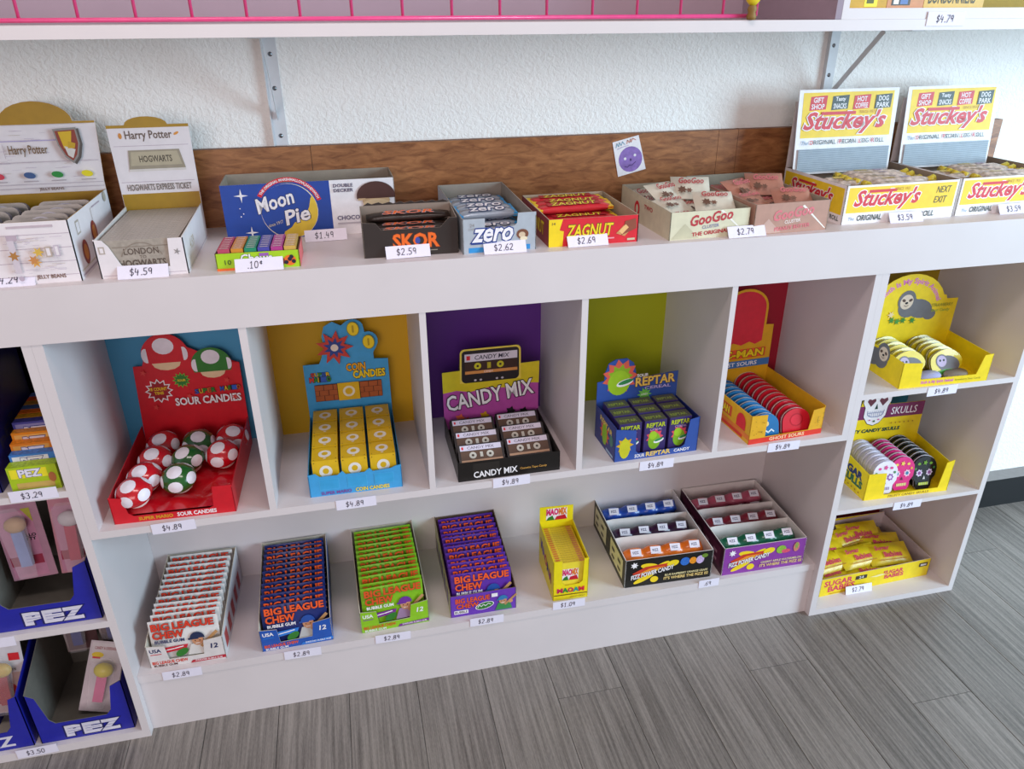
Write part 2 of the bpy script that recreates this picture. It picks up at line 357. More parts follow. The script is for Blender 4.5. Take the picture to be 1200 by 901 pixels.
# ---------------------------------------------------------------- counter top and backsplash
ct = thing('countertop', 'long white countertop with a deep front board above the cubbies', 'countertop')
shelfpart(ct, -0.9, 2.06, 0.0125, 0.345, 0.981, 1.0, 'top_board')
shelfpart(ct, -0.9, 2.06, -0.002, 0.0125, FB, 1.0, 'front_board')
g = G(); g.box(2.045, 2.06, 0.0126, 0.345, FB, 0.981, WHITE); g.build('end_board', ct)
shelfpart(ct, -0.9, 2.045, 0.0126, 0.345, FB, 0.915, 'underside_board')
bs = thing('backsplash', 'brown stained wooden board strip standing behind the counter goods', 'backsplash')
for a, b in ((-0.9, 0.445), (0.446, 1.321), (1.3218, 1.368), (1.3688, 2.06)):
    g = G(); g.prism([(a, 1.0), (b, 1.0), (b, 1.150), (a, 1.150)], (0, 0.3265, 0), X, Z, 0.0185, WOOD, WOOD, mat('#7c5236', 0.6)); g.build('plank', bs)
# ---------------------------------------------------------------- upper wall shelf, cabinet and brackets
us = thing('wall_shelf', 'long white wall shelf running across the top of the picture', 'shelf')
shelfpart(us, -0.9, 2.6, 0, 0.345, 1.3515, 1.3690, 'board')
MAUVE_SHADE = mat('#a5919e', 0.6, var=0.04, scale=6, name='mauve_shade_panel')  # shade inside the case is put into this mauve
ub = thing('upper_display_case', 'open display case, shade painted into its mauve panels, on the left of the wall shelf', 'display case')
shelfpart(ub, -0.9, 1.354, 0.325, 0.3445, 1.3694, 1.4105, 'back_panel', MAUVE_SHADE)
shelfpart(ub, -0.9, 1.354, 0.325, 0.3445, 1.4115, 1.75, 'back_panel', MAUVE_SHADE)
shelfpart(ub, 1.3425, 1.3540, 0, 0.3245, 1.3694, 1.75, 'side_panel', mat('#93808c', 0.5, var=.03))  # darker mauve: the shade on this face is put into its colour
uc = thing('upper_cabinet', 'white wall cabinet on the right end of the wall shelf', 'cabinet')
shelfpart(uc, 1.3545, 1.3665, 0, 0.3445, 1.3692, 1.75, 'side_panel'); shelfpart(uc, 1.3667, 2.6, 0.001, 0.3445, 1.3692, 1.3865, 'bottom_panel')
shelfpart(uc, 1.3667, 2.6, 0.33, 0.3445, 1.3867, 1.75, 'back_panel', mat('#a5891a', .6))
STEEL = mat('#d5d8dc', 0.45, var=0.03)
def bracket(x, label, lean):
    b = thing('shelf_bracket', label, 'bracket', (x, 0.345, 1.1512))
    g = G(); g.box(0, 0.0275, -0.003, 0, 0, 0.2, STEEL); g.box(0, 0.002, -0.012, -0.003, 0, 0.2, STEEL); upr = g.build('upright', b)
    g = G(); g.box(0, 0.0275, -0.26, -0.003, 0.197, 0.2003, STEEL); g.build('top_arm', b)
    g = G(); T = Matrix.Translation((0.013, -0.004, 0.052)) @ Matrix.Rotation(math.atan2(0.145, 0.16), 4, 'X')
    L = math.hypot(0.145, 0.16)
    g.box(0, 0.0012, -L, 0, -0.006, 0.006, STEEL, T=Matrix.Translation((0.013, -0.004, 0.052)) @ Matrix.Rotation(-math.atan2(0.145, 0.16), 4, 'X'))
    g.build('brace', b)
    for z in (0.018, 0.105, 0.165):
        g = G(); T = Matrix.Rotation(math.radians(90), 4, 'X')
        g.lathe([(0.0001, 0.0022), (0.003, 0.0015), (0.0042, 0)], mat('#8b8e92', 0.3, 1)); o = g.build('screw', upr, (0.015, -0.003, z), (math.radians(90), 0, 0))
bracket(0.377, 'white steel shelf bracket screwed to the wall left of centre', 0)
bracket(1.566, 'white steel shelf bracket on the wall behind the pecan roll displays', 0)

# pink wire grid on the wall shelf
PINK = mat('#e0457f', 0.35, coat=.3)
wg = thing('wire_grid', 'bright pink wire grid panel standing on the wall shelf', 'wire grid', (0, 0.012, 1.3690))
g = G(); g.tube([(-0.9, 0, 0.0065), (1.2, 0, 0.0065)], 0.0032, PINK); g.build('bottom_wire', wg)
g = G(); g.tube([(-0.9, 0, 0.2), (1.2, 0, 0.2)], 0.0032, PINK); g.build('top_wire', wg)
g = G(); g.tube([(1.2, 0, 0.0065), (1.2, 0, 0.2)], 0.0032, PINK); g.build('end_wire', wg)
vw = G(); vw.tube([(0, 0.004, 0.004), (0, 0.004, 0.2)], 0.0024, PINK); v0 = None
for k in range(-11, 15):
    x = 0.085+k*0.0755
    if v0 is None: v0 = vw.build('upright_wire', wg, (x, 0, 0))
    else: o = v0.copy(); o.location = (x, 0, 0); C.objects.link(o); o.parent = wg
YEL = mat('#e8c81c', 0.5)
ty = thing('hanging_toy', 'small yellow and brown toy on the end of the pink wire grid', 'toy', (1.186, 0.0, 1.3690))
g = G(); g.lathe([(0.001, 0.0), (0.007, 0.001), (0.008, 0.006), (0.006, 0.012), (0.008, 0.016), (0.006, 0.022)], mat('#8a6a2c', 0.6), n=12); g.build('base', ty)
g = G(); g.ell((0, 0, 0.045), (0.016, 0.010, 0.024), YEL); g.build('body', ty)

# boxes on the upper cabinet, cut by the picture top
def upbox(x0, x1, name, label, h, art):
    t = thing(name, label, 'box', (x0, 0.012, 1.3865)); w_ = x1-x0
    g = G(); g.box(0, w_, 0, 0.15, 0, 0.12, mat(h)); F = Face(g, (0, 0, 0)); art(F, w_); g.build('carton', t)
upbox(1.372, 1.446, 'sweet_box', 'yellow box at the left end of the upper right cabinet', '#c79a12', lambda F, w: (F.rect(.03, .002, .055, .016, mat('#f0e020')), F.rect(.034, .007, .048, .016, mat('#5a5a10'))))
upbox(1.447, 1.519, 'sweet_box', 'orange-brown box with a pale picture on the upper right cabinet', '#c98a5c', lambda F, w: (F.rect(.008, .004, .045, .02, mat('#4a4640')), F.rect(.012, .006, .022, .02, mat('#e8e8ea')), F.rect(.025, .006, .04, .02, mat('#5a78b0'))))
upbox(1.520, 1.642, 'sweet_box', 'gold box with dark capitals on the upper right cabinet', '#d9b356', lambda F, w: F.text('BONBONNIERS', .008, .007, .095, .02, mat('#4a4326'), bold=.02))

# ================================================================ goods on the counter top
RED, DRED, WH, NAVY = mat('#d8202f'), mat('#9c1a26'), mat('#f2eef0'), mat('#1c2a5e')
YL, GRN, BLU, ORG, BRN, PUR, GREY, GOLD = mat('#f2d21a'), mat('#2c8a34'), mat('#1d57a8'), mat('#f0701e'), mat('#5a3426'), mat('#6a2d94'), mat('#8f8a88'), mat('#a87f12', 0.45)
BG = mat('#e7e0e2', 0.55, var=0.03); TXTB = mat('#7a5a4a')

# --- jelly bean display (left edge)
w_, d_ = 0.222, 0.245
t = Tray('bean_display_box', 'large white jelly bean box with gold arched back card, far left of the counter', 'display box', -0.145, 0.020, FT, 0, w_, d_, 0.098, 0.098, BG, GOLD,
         front=[(0, 0), (w_, 0), (w_, .098), (.128, .098), (.122, .082), (0.118, .08), (0, .08)],
         back=[(0, 0), (w_, 0), (w_, .112), (w_+.008, .217)]+[(.137+.058*math.cos(math.radians(a)), .217+.034*math.sin(math.radians(a))) for a in range(0, 181, 15)]+[(0, .217)])
F = t.F
LB = mat('#b9a8b4'); 
for v in (.012, .034, .056, .078): F.rect(0.0, v, w_-.002, v+.0008, LB)
F.text('JELLY BEANS', .158, .006, .042, .008, TXTB, bold=.02)
F.rect(.135, .089, .200, .0925, mat('#c0b0b8'))
rj = random.Random(11)
for k in range(60):
    a = rj.uniform(.125, w_-.03); b = rj.uniform(.018, .074); F.rect(a, b, a+rj.uniform(.004, .020), b+.0005, mat(rj.choice(['#cabfc8', '#c9b9a8', '#bfb0c4'])))
F.rect(.133, .02, .142, .078, mat('#cfc4cc')); F.rect(.133, .072, .148, .08, LB)
for u, v, c in ((.137, .048, '#b07a3c'), (.165, .036, '#d9a24a'), (.172, .052, '#d9b24a'), (.163, .040, '#c9884a')): F.burst(u, v, .004, .009, 6, mat(c))
F.rect(.182, .044, .191, .060, mat('#b9a89a')); F.rect(.184, .046, .189, .058, BG); F.rect(.195, .044, .203, .062, mat('#c4b8c4')); F.rect(.197, .046, .201, .060, BG)
F.ell(.139, .012, .004, .004, mat('#b9aab9'))
B = t.B; hb = .097
for k in range(50):
    a = rj.uniform(.0, w_-.03); b = rj.uniform(.115, .203); B.rect(a, b, a+rj.uniform(.004, .022), b+.0005, mat(rj.choice(['#cabfc8', '#c9b9a8', '#bfb0c4'])))
B.rect(0, .0, w_, .0965, GOLD)
B.poly([(0, .2135), (w_+.0078, .2135), (w_+.008, .217)]+[(.137+.058*math.cos(math.radians(a)), .217+.034*math.sin(math.radians(a))) for a in range(0, 181, 15)]+[(0, .217)], GOLD)
B.text('Harry Potter', .082, .160, .062, .019, mat('#7a5c3a'), bold=.015)
B.rect(.074, .158, .0748, .182, LB); B.rect(0, .186, .2, .1872, mat('#a89ad0')); B.rect(0, .150, w_, .1508, LB); B.rect(0, .105, w_, .1058, LB); B.rect(0, .112, w_, .1128, LB)
for u, c in ((.055, '#d23c50'), (.105, '#3a5a8c'), (.150, '#1f8c3a'), (.199, '#e8d81e')):
    B.ell(u, .128, .0095, .0055, mat(c), rot=-.15); B.rect(u-.012, .117, u+.012, .1185, mat('#b0a2a8'))
B.text('JELLY BEANS', .115, .1, .04, .006, TXTB, bold=.02)
# generic quartered shield
sh = [(.160, .205), (.198, .207), (.199, .18), (.192, .158), (.182, .146), (.171, .157), (.163, .178)]
B.poly([(a*1+.004, b-.002) for a, b in sh], mat('#55504c')); B.poly(sh, mat('#8d8984')); cx, cy = .180, .180
B.poly([(cx+(a-cx)*.86, cy+(b-cy)*.86) for a, b in sh], mat('#8e3b2c'))
B.poly([(.168, .200), (.190, .201), (.184, .176), (.172, .172)], mat('#d9b01e')); B.poly([(.173, .176), (.190, .170), (.183, .155), (.176, .160)], mat('#d9d4cc')); B.poly([(.181, .184), (.192, .180), (.189, .172), (.178, .172)], mat('#c9a01e'))
R = t.R
R.rect(.03, .066, .05, .088, mat('#b5a99c')); R.rect(.033, .069, .047, .085, BG); R.rect(0.01, 0.004, .235, .007, LB); R.rect(0.01, .012, .235, .0145, mat('#cfc6b4'))
for u, v in ((.05, .034), (.115, .05)): R.ell(u, v, .016, .020, mat('#8c2e22')); R.ell(u, v, .010, .013, mat('#c87a2a'))
R.rect(.12, .03, .1215, .09, mat('#a08c7c')); R.ell(.215, .09, .009, .009, mat('#b5ab9c')); R.rect(.13, .088, .18, .09, LB)
jb = t.done()
TIN = mat('#8c8984', 0.35, 0.4); TIND = mat('#5e5a66', 0.4, 0.3)
def tin_mesh():
    g = G(); w2, h2 = .086, .078
    out = [(.008, 0)]+[(w2-.008, 0)]+seg_arc(w2-.01, .01, .01, .01, -90, 0, 4)+seg_arc(w2-.012, h2-.012, .012, .012, 0, 90, 5)+seg_arc(.012, h2-.012, .012, .012, 90, 180, 5)+seg_arc(.01, .01, .01, .01, 180, 270, 4)
    g.prism(out, (0, 0, 0), X, Z, .011, TIN, TIND, TIND); F = Face(g, (0, 0, 0)); F.ell(w2/2, h2-.03, .03, .022, mat('#5a568c')); F.band(w2/2, h2-.03, .024, .026, 10, 170, mat('#c9c4d0')); return g
tin0 = None
for cx_, nm in ((.010, 'left'), (.112, 'right')):
    for i in range(5):
        lab = ('grey rounded sweet tin, %s, %s row of jelly bean box' % (nth(i), nm))
        loc = W(jb, cx_+i*.003, .030+i*.034, .016)
        if tin0 is None:
            tin0 = tin_mesh().build('sweet_tin', None, loc, (math.radians(-12), 0, 0)); setp(tin0, lab, 'tin', 'tins in the jelly bean display')
        else:
            o = tin0.copy(); C.objects.link(o); o.location = loc; o['label'] = lab

# --- chocolate ticket bars
w_, d_ = .133, .232
t = Tray('bar_display_box', 'tall-backed white box of parchment-wrapped chocolate bars beside the jelly bean display', 'display box', .105, .021, FT, 0, w_, d_, .062, .066, BG, CARDW,
         front=[(0, 0), (w_, 0), (w_, .060), (.110, .060), (.106, .014), (.036, .014), (.020, .052), (.012, .062), (0, .064)],
         back=[(0, 0), (w_, 0), (w_+.002, .208), (.100, .208)]+[(.064+.036*math.cos(math.radians(a)), .208+.014*math.sin(math.radians(a))) for a in range(0, 181, 20)]+[(-.002, .208)])
F = t.F; F.rect(.004, .004, w_-.004, .0048, LB); F.rect(.005, .040, .014, .052, mat('#b3a79c')); F.rect(.007, .042, .012, .050, BG); F.burst(.121, .038, .002, .006, 5, GREY)
B = t.B; B.rect(0, .045, w_, .088, mat('#a98216', .45)); B.poly([(-.002, .203), (w_+.002, .203), (w_+.002, .208), (.100, .208)]+[(.064+.036*math.cos(math.radians(a)), .208+.014*math.sin(math.radians(a))) for a in range(0, 181, 20)]+[(-.002, .208)], mat('#a98216', .45))
B.text('Harry Potter', .026, .180, .078, .018, mat('#6a5a50'), bold=.015); B.ell(.018, .19, .003, .005, mat('#d08a3c')); B.ell(.112, .192, .005, .002, mat('#d9923c'), rot=.5)
B.rect(0.004, .172, w_-.004, .1728, LB)
B.poly([(.022, .132), (.118, .132), (.112, .165), (.026, .165)], mat('#9c927e')); B.poly([(.026, .138), (.113, .138), (.108, .162), (.030, .162)], mat('#b5aa90'))
B.text('HOGWARTS', .042, .144, .055, .011, mat('#4c463a'), bold=.02); B.rect(.022, .128, .118, .132, mat('#d9d2cc'))
B.text('HOGWARTS EXPRESS TICKET', .012, .094, .110, .011, mat('#7c7068'), bold=.02); B.rect(.004, .109, .129, .1098, LB)
t.R.text('4.59', .05, .026, .04, .018, mat('#c9b8a0')); t.R.rect(0, .004, d_, .005, LB)
tb = t.done()
bm_ = G(); wp = mat('#a59c90', 0.45, 0.1, var=.15, scale=120); bm_.box(0, .120, 0, .0098, 0, .058, wp, top=mat('#b8b0a8', .4, var=.25, scale=400))
F = Face(bm_, (0, 0, 0)); F.text('LONDON', .034, .034, .052, .010, mat('#5c4f46'), bold=.02); F.text('TO', .056, .027, .01, .005, mat('#5c4f46')); F.text('HOGWARTS', .024, .014, .07, .011, mat('#5c4f46'), bold=.03); F.band(.06, .020, .032, .0335, 20, 160, mat('#8b7f72')); F.rect(.018, .046, .102, .0475, mat('#8b7f72'))
b0 = None
for i in range(21):
    lab = 'parchment-coloured chocolate bar, %s in the tall-backed white box' % nth(i) if i < 18 else 'parchment-coloured chocolate bar, %s from the back of the tall-backed white box' % ['third', 'second', 'last'][i-18]
    loc = W(tb, .0065, .004+i*.0106, .002)
    if b0 is None: b0 = setp(bm_.build('chocolate_bar', None, loc), lab, 'chocolate bar', 'bars in the tall-backed white box')
    else: o = b0.copy(); C.objects.link(o); o.location = loc; o['label'] = lab

# --- moon pie box
w_ = .316
t = Tray('marshmallow_pie_box', 'empty blue and white marshmallow pie carton with a yellow crescent moon', 'carton', .280, .211, FT, .6, w_, .112, .103, .103, WH, mat('#a99d8e', .8))
MB_ = mat('#17459e'); F = t.F; F.rect(0, 0, .195, .103, MB_)
cx, cy = .118, .050
F.band(cx, cy, .055, .063, 18, 150, RED); F.ell(cx, cy, .052, .0515, mat('#e8dcc0'), 32); F.ell(cx-.0012, cy+.001, .0505, .050, MB_, 32)
F.poly(seg_arc(cx, cy, .051, .0505, -110, 32, 18)+[(cx+.040, cy+.022), (cx+.036, cy+.006), (cx+.026, cy-.012), (cx+.006, cy-.022), (cx+.0, cy-.030), (cx-.014, cy-.038)], mat('#e8c63c'))
F.text('THE ORIGINAL MARSHMALLOW SANDWICH', 0, 0, 1, 1, WH, bold=.03, warp=lambda a, b: (cx+(.0567+b*.0045)*math.cos(math.radians(146-a*124)), cy+(.0567+b*.0045)*math.sin(math.radians(146-a*124))))
F.text('Moon', .062, .048, .070, .026, WH, bold=.025, shear=.2, rot=.26, out=(NAVY, .055)); F.text('Pie', .110, .024, .046, .026, WH, bold=.025, shear=.2, rot=.22, out=(NAVY, .055))
F.text('since 1917', .077, .022, .028, .006, mat('#e8d8a8'), rot=.25)
for u, v, s in ((.035, .083, .013), (.045, .014, .012)): F.poly([(u, v-s), (u+s*.15, v-s*.15), (u+s, v), (u+s*.15, v+s*.15), (u, v+s), (u-s*.15, v+s*.15), (u-s, v), (u-s*.15, v-s*.15)], WH)
for u, v in ((.03, .06), (.035, .05), (.03, .045), (.15, .097)): F.ell(u, v, .0012, .0012, WH, 6)
F.text('DOUBLE', .202, .090, .036, .006, mat('#5a5068'), bold=.03); F.text('DECKER', .202, .081, .036, .006, mat('#5a5068'), bold=.03)
F.text('CHOCOLATE', .204, .028, .068, .008, mat('#3c3060'), bold=.02); F.rect(.204, .020, .262, .023, mat('#b8b0b8'))
F.ell(.280, .062, .026, .014, mat('#c9a880')); F.ell(.280, .050, .027, .010, mat('#8a5c44')); F.ell(.280, .056, .025, .009, mat('#d8bc94')); F.poly(seg_arc(.280, .070, .0365, .028, -8, 188, 18), mat('#4c2a24')); F.rect(.246, .063, .26, .067, mat('#c9a880'))
t.done()

# --- six column chew box
w_ = .134
t = Tray('chew_tray', 'small lime green tray of rainbow-coloured chews in front of the blue carton', 'tray', .282, .020, FT, -1.5, w_, .088, .029, .029, mat('#a9d417'), mat('#6a3a2c'))
F = t.F; F.rect(0, 0, .052, .004, ORG); F.text('Chews', .04, .012, .05, .014, WH, bold=.025, out=(mat('#3a7a1c'), .06)); F.ell(.118, .012, .010, .009, ORG); F.ell(.104, .011, .006, .007, mat('#8c3a1c')); F.text('10', .014, .010, .010, .008, mat('#2c4a1c'))
for u, v in ((.118, .014), (.124, .010), (.112, .009), (.121, .018)): F.ell(u, v, .0035, .0035, mat('#1c1830'), 10)
F.rect(.07, .022, .085, .027, mat('#9a5ab0')); t.R.rect(0, 0, .088, .029, mat('#e86a6a'))
tr = t.done()
cols = [('#c04a66', 'pink-red'), ('#d8902c', 'orange'), ('#1c9068', 'green'), ('#4a4aa8', 'blue'), ('#b83c8c', 'magenta'), ('#d8b050', 'gold')]
for c, (h, nm) in enumerate(cols):
    k0 = None; mm = mat(h, .4)
    for r in range(7):
        loc = W(tr, .0045+c*.0212, .004+r*.0116, .002)
        lab = '%s wrapped chew, %s in its column of the lime green tray' % (nm, nth(r))
        if k0 is None:
            g = G(); g.box(0, .019, 0, .0105, 0, .033, mm, top=mat(h, .35, var=.3, scale=300)); F = Face(g, (0, 0, .033), X, Y); F.rect(.003, .0035, .016, .0065, mat('#e8dcd8')); F = Face(g, (0, 0, 0)); F.rect(.003, .02, .016, .025, mat('#e8dcd8'))
            k0 = setp(g.build('chew', None, loc, (0, 0, math.radians(-1.5))), lab, 'chew', 'chews in the lime green tray')
        else: o = k0.copy(); C.objects.link(o); o.location = loc; o['label'] = lab

# --- generic wrapped bar
def bar_mesh(L, wd, h, m_, band, text=None, tm=None, out=None, endm=None, seed=1):
    g = G(); rnd = random.Random(seed); n = 10; vs = []
    for i in range(n+1):
        a = i/n; k = 1 if .1 < a < .9 else (.35 if a in (0, 1) else .9); hh = h*(1 if .12 < a < .88 else .25 if a in (0, 1) else .8)
        for j in range(8):
            t_ = 2*math.pi*j/8; cyy, czz = math.copysign(abs(math.cos(t_))**.6, math.cos(t_)), math.copysign(abs(math.sin(t_))**.6, math.sin(t_))
            ww = wd/2*(1 if k > .5 else 1.05)
            vs.append((L*a, cyy*ww+rnd.uniform(-1, 1)*.0006, h/2+czz*hh/2+rnd.uniform(-1, 1)*.0006))
    fs = [(i*8+j, i*8+(j+1) % 8, (i+1)*8+(j+1) % 8, (i+1)*8+j) for i in range(n) for j in range(8)]+[tuple(range(8))[::-1], tuple(n*8+j for j in range(8))]
    g.add(vs, fs, m_, True)
    if endm: g.box(0, L*.07, -wd*.5, wd*.5, h*.3, h*.72, endm); g.box(L*.93, L, -wd*.5, wd*.5, h*.3, h*.72, endm)
    F = Face(g, (0, -wd/2, h+.0008), X, Y)
    if band: F.rect(L*.15, wd*.2, L*.85, wd*.8, band)
    if text: F.text(text, L*.2, wd*.22, L*.6, wd*.56, tm, bold=.02, shear=.2, out=out)
    return g
def place_bars(tray, g, name, cat, group, spots, labf, z0=.002):
    o0 = None
    for i, (x, y, z, rx, rz) in enumerate(spots):
        loc = W(tray, x, y, z0+z); rot = (math.radians(rx), 0, tray.rotation_euler.z+math.radians(rz))
        if o0 is None: o0 = g.build(name, None, loc, rot)
        o = o0 if i == 0 else o0.copy()
        if i: C.objects.link(o); o.location = loc; o.rotation_euler = rot
        setp(o, labf(i), cat, group)

# --- SKOR
DK = mat('#2c221e'); OR2 = mat('#f06a1c')
w_ = .165
t = Tray('toffee_bar_box', 'dark brown open box of toffee bars with orange lettering', 'display box', .523, .035, FT, -1.2, w_, .098, .062, .068, DK, mat('#8f8074', .7),
         front=[(0, 0), (w_, 0), (w_, .064), (.150, .064), (.135, .048), (.032, .048), (.024, .060), (0, .062)],
         back=[(0, 0), (w_, 0), (w_, .066)]+[(w_-.006-i*.0098+.003*(i % 2), .072+.003*((i % 2))) for i in range(16)]+[(0, .066)])
t.B.rect(0, 0, w_, .07, mat('#8f8074', .7))
F = t.F; F.text('SKOR', .052, .015, .078, .024, OR2, bold=.03, out=(mat('#8c3a10'), .055)); F.ell(.094, .027, .0045, .006, mat('#3a4a9c')); F.rect(.06, .008, .128, .0095, mat('#9a9080'))
sk = t.done()
place_bars(sk, bar_mesh(.150, .030, .013, mat('#2a1d18', .35), None, 'SKOR', OR2, (mat('#c8b8c8'), .05)), 'toffee_bar', 'candy bar', 'toffee bars in the dark brown box',
           [(.008, .020, .0, 0, 0), (.008, .052, .0, 0, 1), (.008, .080, .0, 0, 0), (.008, .022, .014, 0, 1), (.007, .053, .014, 0, -1), (.009, .080, .014, 0, 1), (.008, .024, .028, 0, -1), (.008, .054, .029, 0, 1), (.008, .080, .030, 0, 0), (.010, .078, .044, 6, 1)],
           lambda i: 'dark toffee bar with orange lettering, %s' % ['bottom front', 'bottom middle', 'bottom back', 'second layer front', 'second layer middle', 'second layer back', 'top front', 'top middle', 'upper back', 'topmost at the back'][i]+' in the dark brown box')
# --- ZERO
SLV = mat('#b7bfc8', .4, .2)
w_ = .133
t = Tray('silver_bar_box', 'silver-grey open box of white-fudge bars with blue and white lettering', 'display box', .694, .017, FT, 1.6, w_, .256, .062, .072, SLV, mat('#9d9388', .7),
         front=[(0, 0), (w_, 0), (w_, .068), (.100, .068), (.098, .050), (.094, .046), (.046, .042), (.040, .046), (.040, .062), (0, .062)])
F = t.F; F.rect(.010, .002, .045, .011, mat('#2f8fd0')); F.rect(.108, .002, .122, .011, mat('#2f8fd0'))
F.text('zero', .018, .021, .072, .022, WH, bold=.025, shear=.3, out=(mat('#1c3a86'), .07))
F.rect(.014, .0165, .086, .0185, mat('#1c3a86')); F.ell(.108, .030, .011, .009, mat('#7a4a34')); F.ell(.107, .029, .006, .005, mat('#d8c0a0')); F.ell(.11, .022, .007, .004, mat('#e8d8b8')); F.text('24', .013, .048, .008, .006, GREY); F.text('COUNT', .010, .042, .013, .004, GREY)
zr = t.done()
place_bars(zr, bar_mesh(.112, .034, .016, mat('#aab4c2', .3, .3), None, 'zero', WH, (mat('#28407c'), .07), mat('#2f9ad8', .4)), 'fudge_bar', 'candy bar', 'silver bars in the silver-grey box',
           [(.010, .022+k*.038, l*.017, 0, (k*7+l*3) % 3-1) for l in range(2) for k in range(6)]+[(.010, .100, .036, 5, 2), (.012, .140, .036, 3, -2), (.009, .180, .036, 4, 1), (.011, .215, .036, 0, 2)],
           lambda i: ('silver wrapped bar, %s of the %s layer in the silver-grey box' % (nth(i % 6), ['bottom', 'middle'][i//6])) if i < 12 else 'silver wrapped bar on top of the silver-grey box pile, %s' % nth(i-12))
# --- ZAGNUT
w_ = .171
t = Tray('crunch_bar_box', 'red open box of peanut crunch bars with a yellow stripe', 'display box', .852, .026, FT, 0, w_, .204, .050, .052, RED, mat('#b8a890', .7), ml=mat('#8e2a2c'))
F = t.F; F.poly([(0, 0), (.026, 0), (.028, .028), (.020, .030), (.026, .050), (0, .050)], YL); F.text('ZAGNUT', .034, .016, .088, .022, YL, bold=.02, shear=.2, out=(mat('#5a5a20'), .055))
F.rect(.034, .009, .125, .0115, mat('#f0a0a8')); F.poly([(.128, .018), (.150, .040), (.162, .030), (.145, .012)], mat('#c9955c')); F.poly([(.138, .014), (.168, .026), (.165, .044), (.145, .040)], mat('#8f4a34')); F.poly([(.133, .022), (.146, .034), (.152, .028), (.140, .016)], mat('#e8b87a'))
F.text('14', .006, .040, .006, .005, INK); F.rect(.150, .004, .165, .008, mat('#c8c0a0'))
t.L.text('ZAGNUT', .06, .014, .11, .024, YL, bold=.02, out=(DRED, .05))
zg = t.done()
place_bars(zg, bar_mesh(.155, .032, .015, mat('#cf2a34', .35), mat('#b8202c', .35), 'ZAGNUT', mat('#f0d83c'), (mat('#6a2a1c'), .07), mat('#f0c81c', .4)), 'crunch_bar', 'candy bar', 'red bars in the red box',
           [(.008, .022+k*.034, l*.016, 0, (k*5+l*7) % 3-1) for l in range(2) for k in range(5)]+[(.004, .115, .033, 4, 2), (.009, .150, .033, 3, -1), (.006, .182, .034, 2, 1)],
           lambda i: ('red wrapped crunch bar, %s of the %s layer in the red box' % (nth(i % 5), ['bottom', 'middle'][i//5])) if i < 10 else 'red wrapped crunch bar on top of the red box pile, %s' % nth(i-10))
# --- GooGoo boxes
def goo(label, x, y, ang, w_, d_, hf, hs, mo, tm, sub, pm, plab, grp, facet, cols2):
    t = Tray('cluster_box', label, 'display box', x, y, FT, ang, w_, d_, hf, hs, mo, mat('#a49a88', .75))
    F = t.F; F.poly([(.004, .002), (.06, .002), (.03, .03)], facet); F.poly([(.10, .05), (.155, .004), (.158, .004), (.104, .052)], mat('#f0ece0'))
    F.text('GooGoo', .042, .024, .086, .019, tm, bold=.03, shear=.25, rot=.12); F.text('CLUSTER', .066, .018, .034, .006, cols2, bold=.02, rot=.08); F.text(sub, .046, .005, .076, .007, tm, bold=.03, rot=.06)
    t.L.ell(.085, .026, .013, .016, RED); t.L.ell(.085, .026, .006, .009, mo); t.L.text('TWO', .12, .034, .04, .008, tm, bold=.03)
    e = t.done()
    g = G(); g.pillow(0, .078, 0, .058, .022, pm, wrinkle=.0024, seed=3, nx=9); F = Face(g, (0, -.0132, 0), X, Z); F.text('GooGoo', .014, .030, .050, .014, tm, bold=.02, shear=.2); F.burst(.020, .014, .006, .010, 7, mat('#6a4a3a')); F.burst(.034, .012, .004, .007, 6, mat('#7a5646'))
    spots = [(.008, .03, .004, -72, 4), (.082, .04, .004, -70, -6), (.010, .09, .006, -75, 3), (.080, .10, .006, -72, 8), (.012, .15, .008, -70, -5), (.078, .155, .008, -74, 2), (.014, .19, .010, -62, 6), (.078, .195, .012, -58, -3)]
    spots += [(.014, .055, .026, -74, 16), (.076, .050, .030, -62, -14), (.034, .12, .030, -58, 24), (.072, .15, .034, -52, -18)]
    o0 = None
    for i, (a, b, c, rx, rz) in enumerate(spots):
        loc = W(e, a, b, c+.008); rot = (math.radians(rx), 0, e.rotation_euler.z+math.radians(rz))
        if o0 is None: o = o0 = g.build('cluster_packet', None, loc, rot)
        else: o = o0.copy(); C.objects.link(o); o.location = loc; o.rotation_euler = rot
        setp(o, plab % (['left', 'right'][i % 2], ['at the front', 'second from the front', 'third from the front', 'at the back', 'on top near the front', 'on top near the middle'][i//2]), 'candy packet', grp)
goo('cream open box of chocolate clusters with red script', 1.081, .015, 1.5, .163, .240, .052, .058, mat('#d8d2b4'), mat('#b8343c'), 'THE ORIGINAL', mat('#d9d2c0', .4), 'cream cluster packet, %s side %s of the cream box', 'packets in the cream box', mat('#c5bfa0'), mat('#8a8ca8'))
goo('pinkish-brown open box of peanut butter clusters beside the cream box', 1.250, .012, 2.4, .161, .286, .058, .060, mat('#b58a78'), mat('#d8737a'), 'PEANUT BUTTER', mat('#b9806c', .4), 'pinkish-brown cluster packet, %s side %s of the brown box', 'packets in the brown box', mat('#c9a596'), mat('#f0e4dc'))

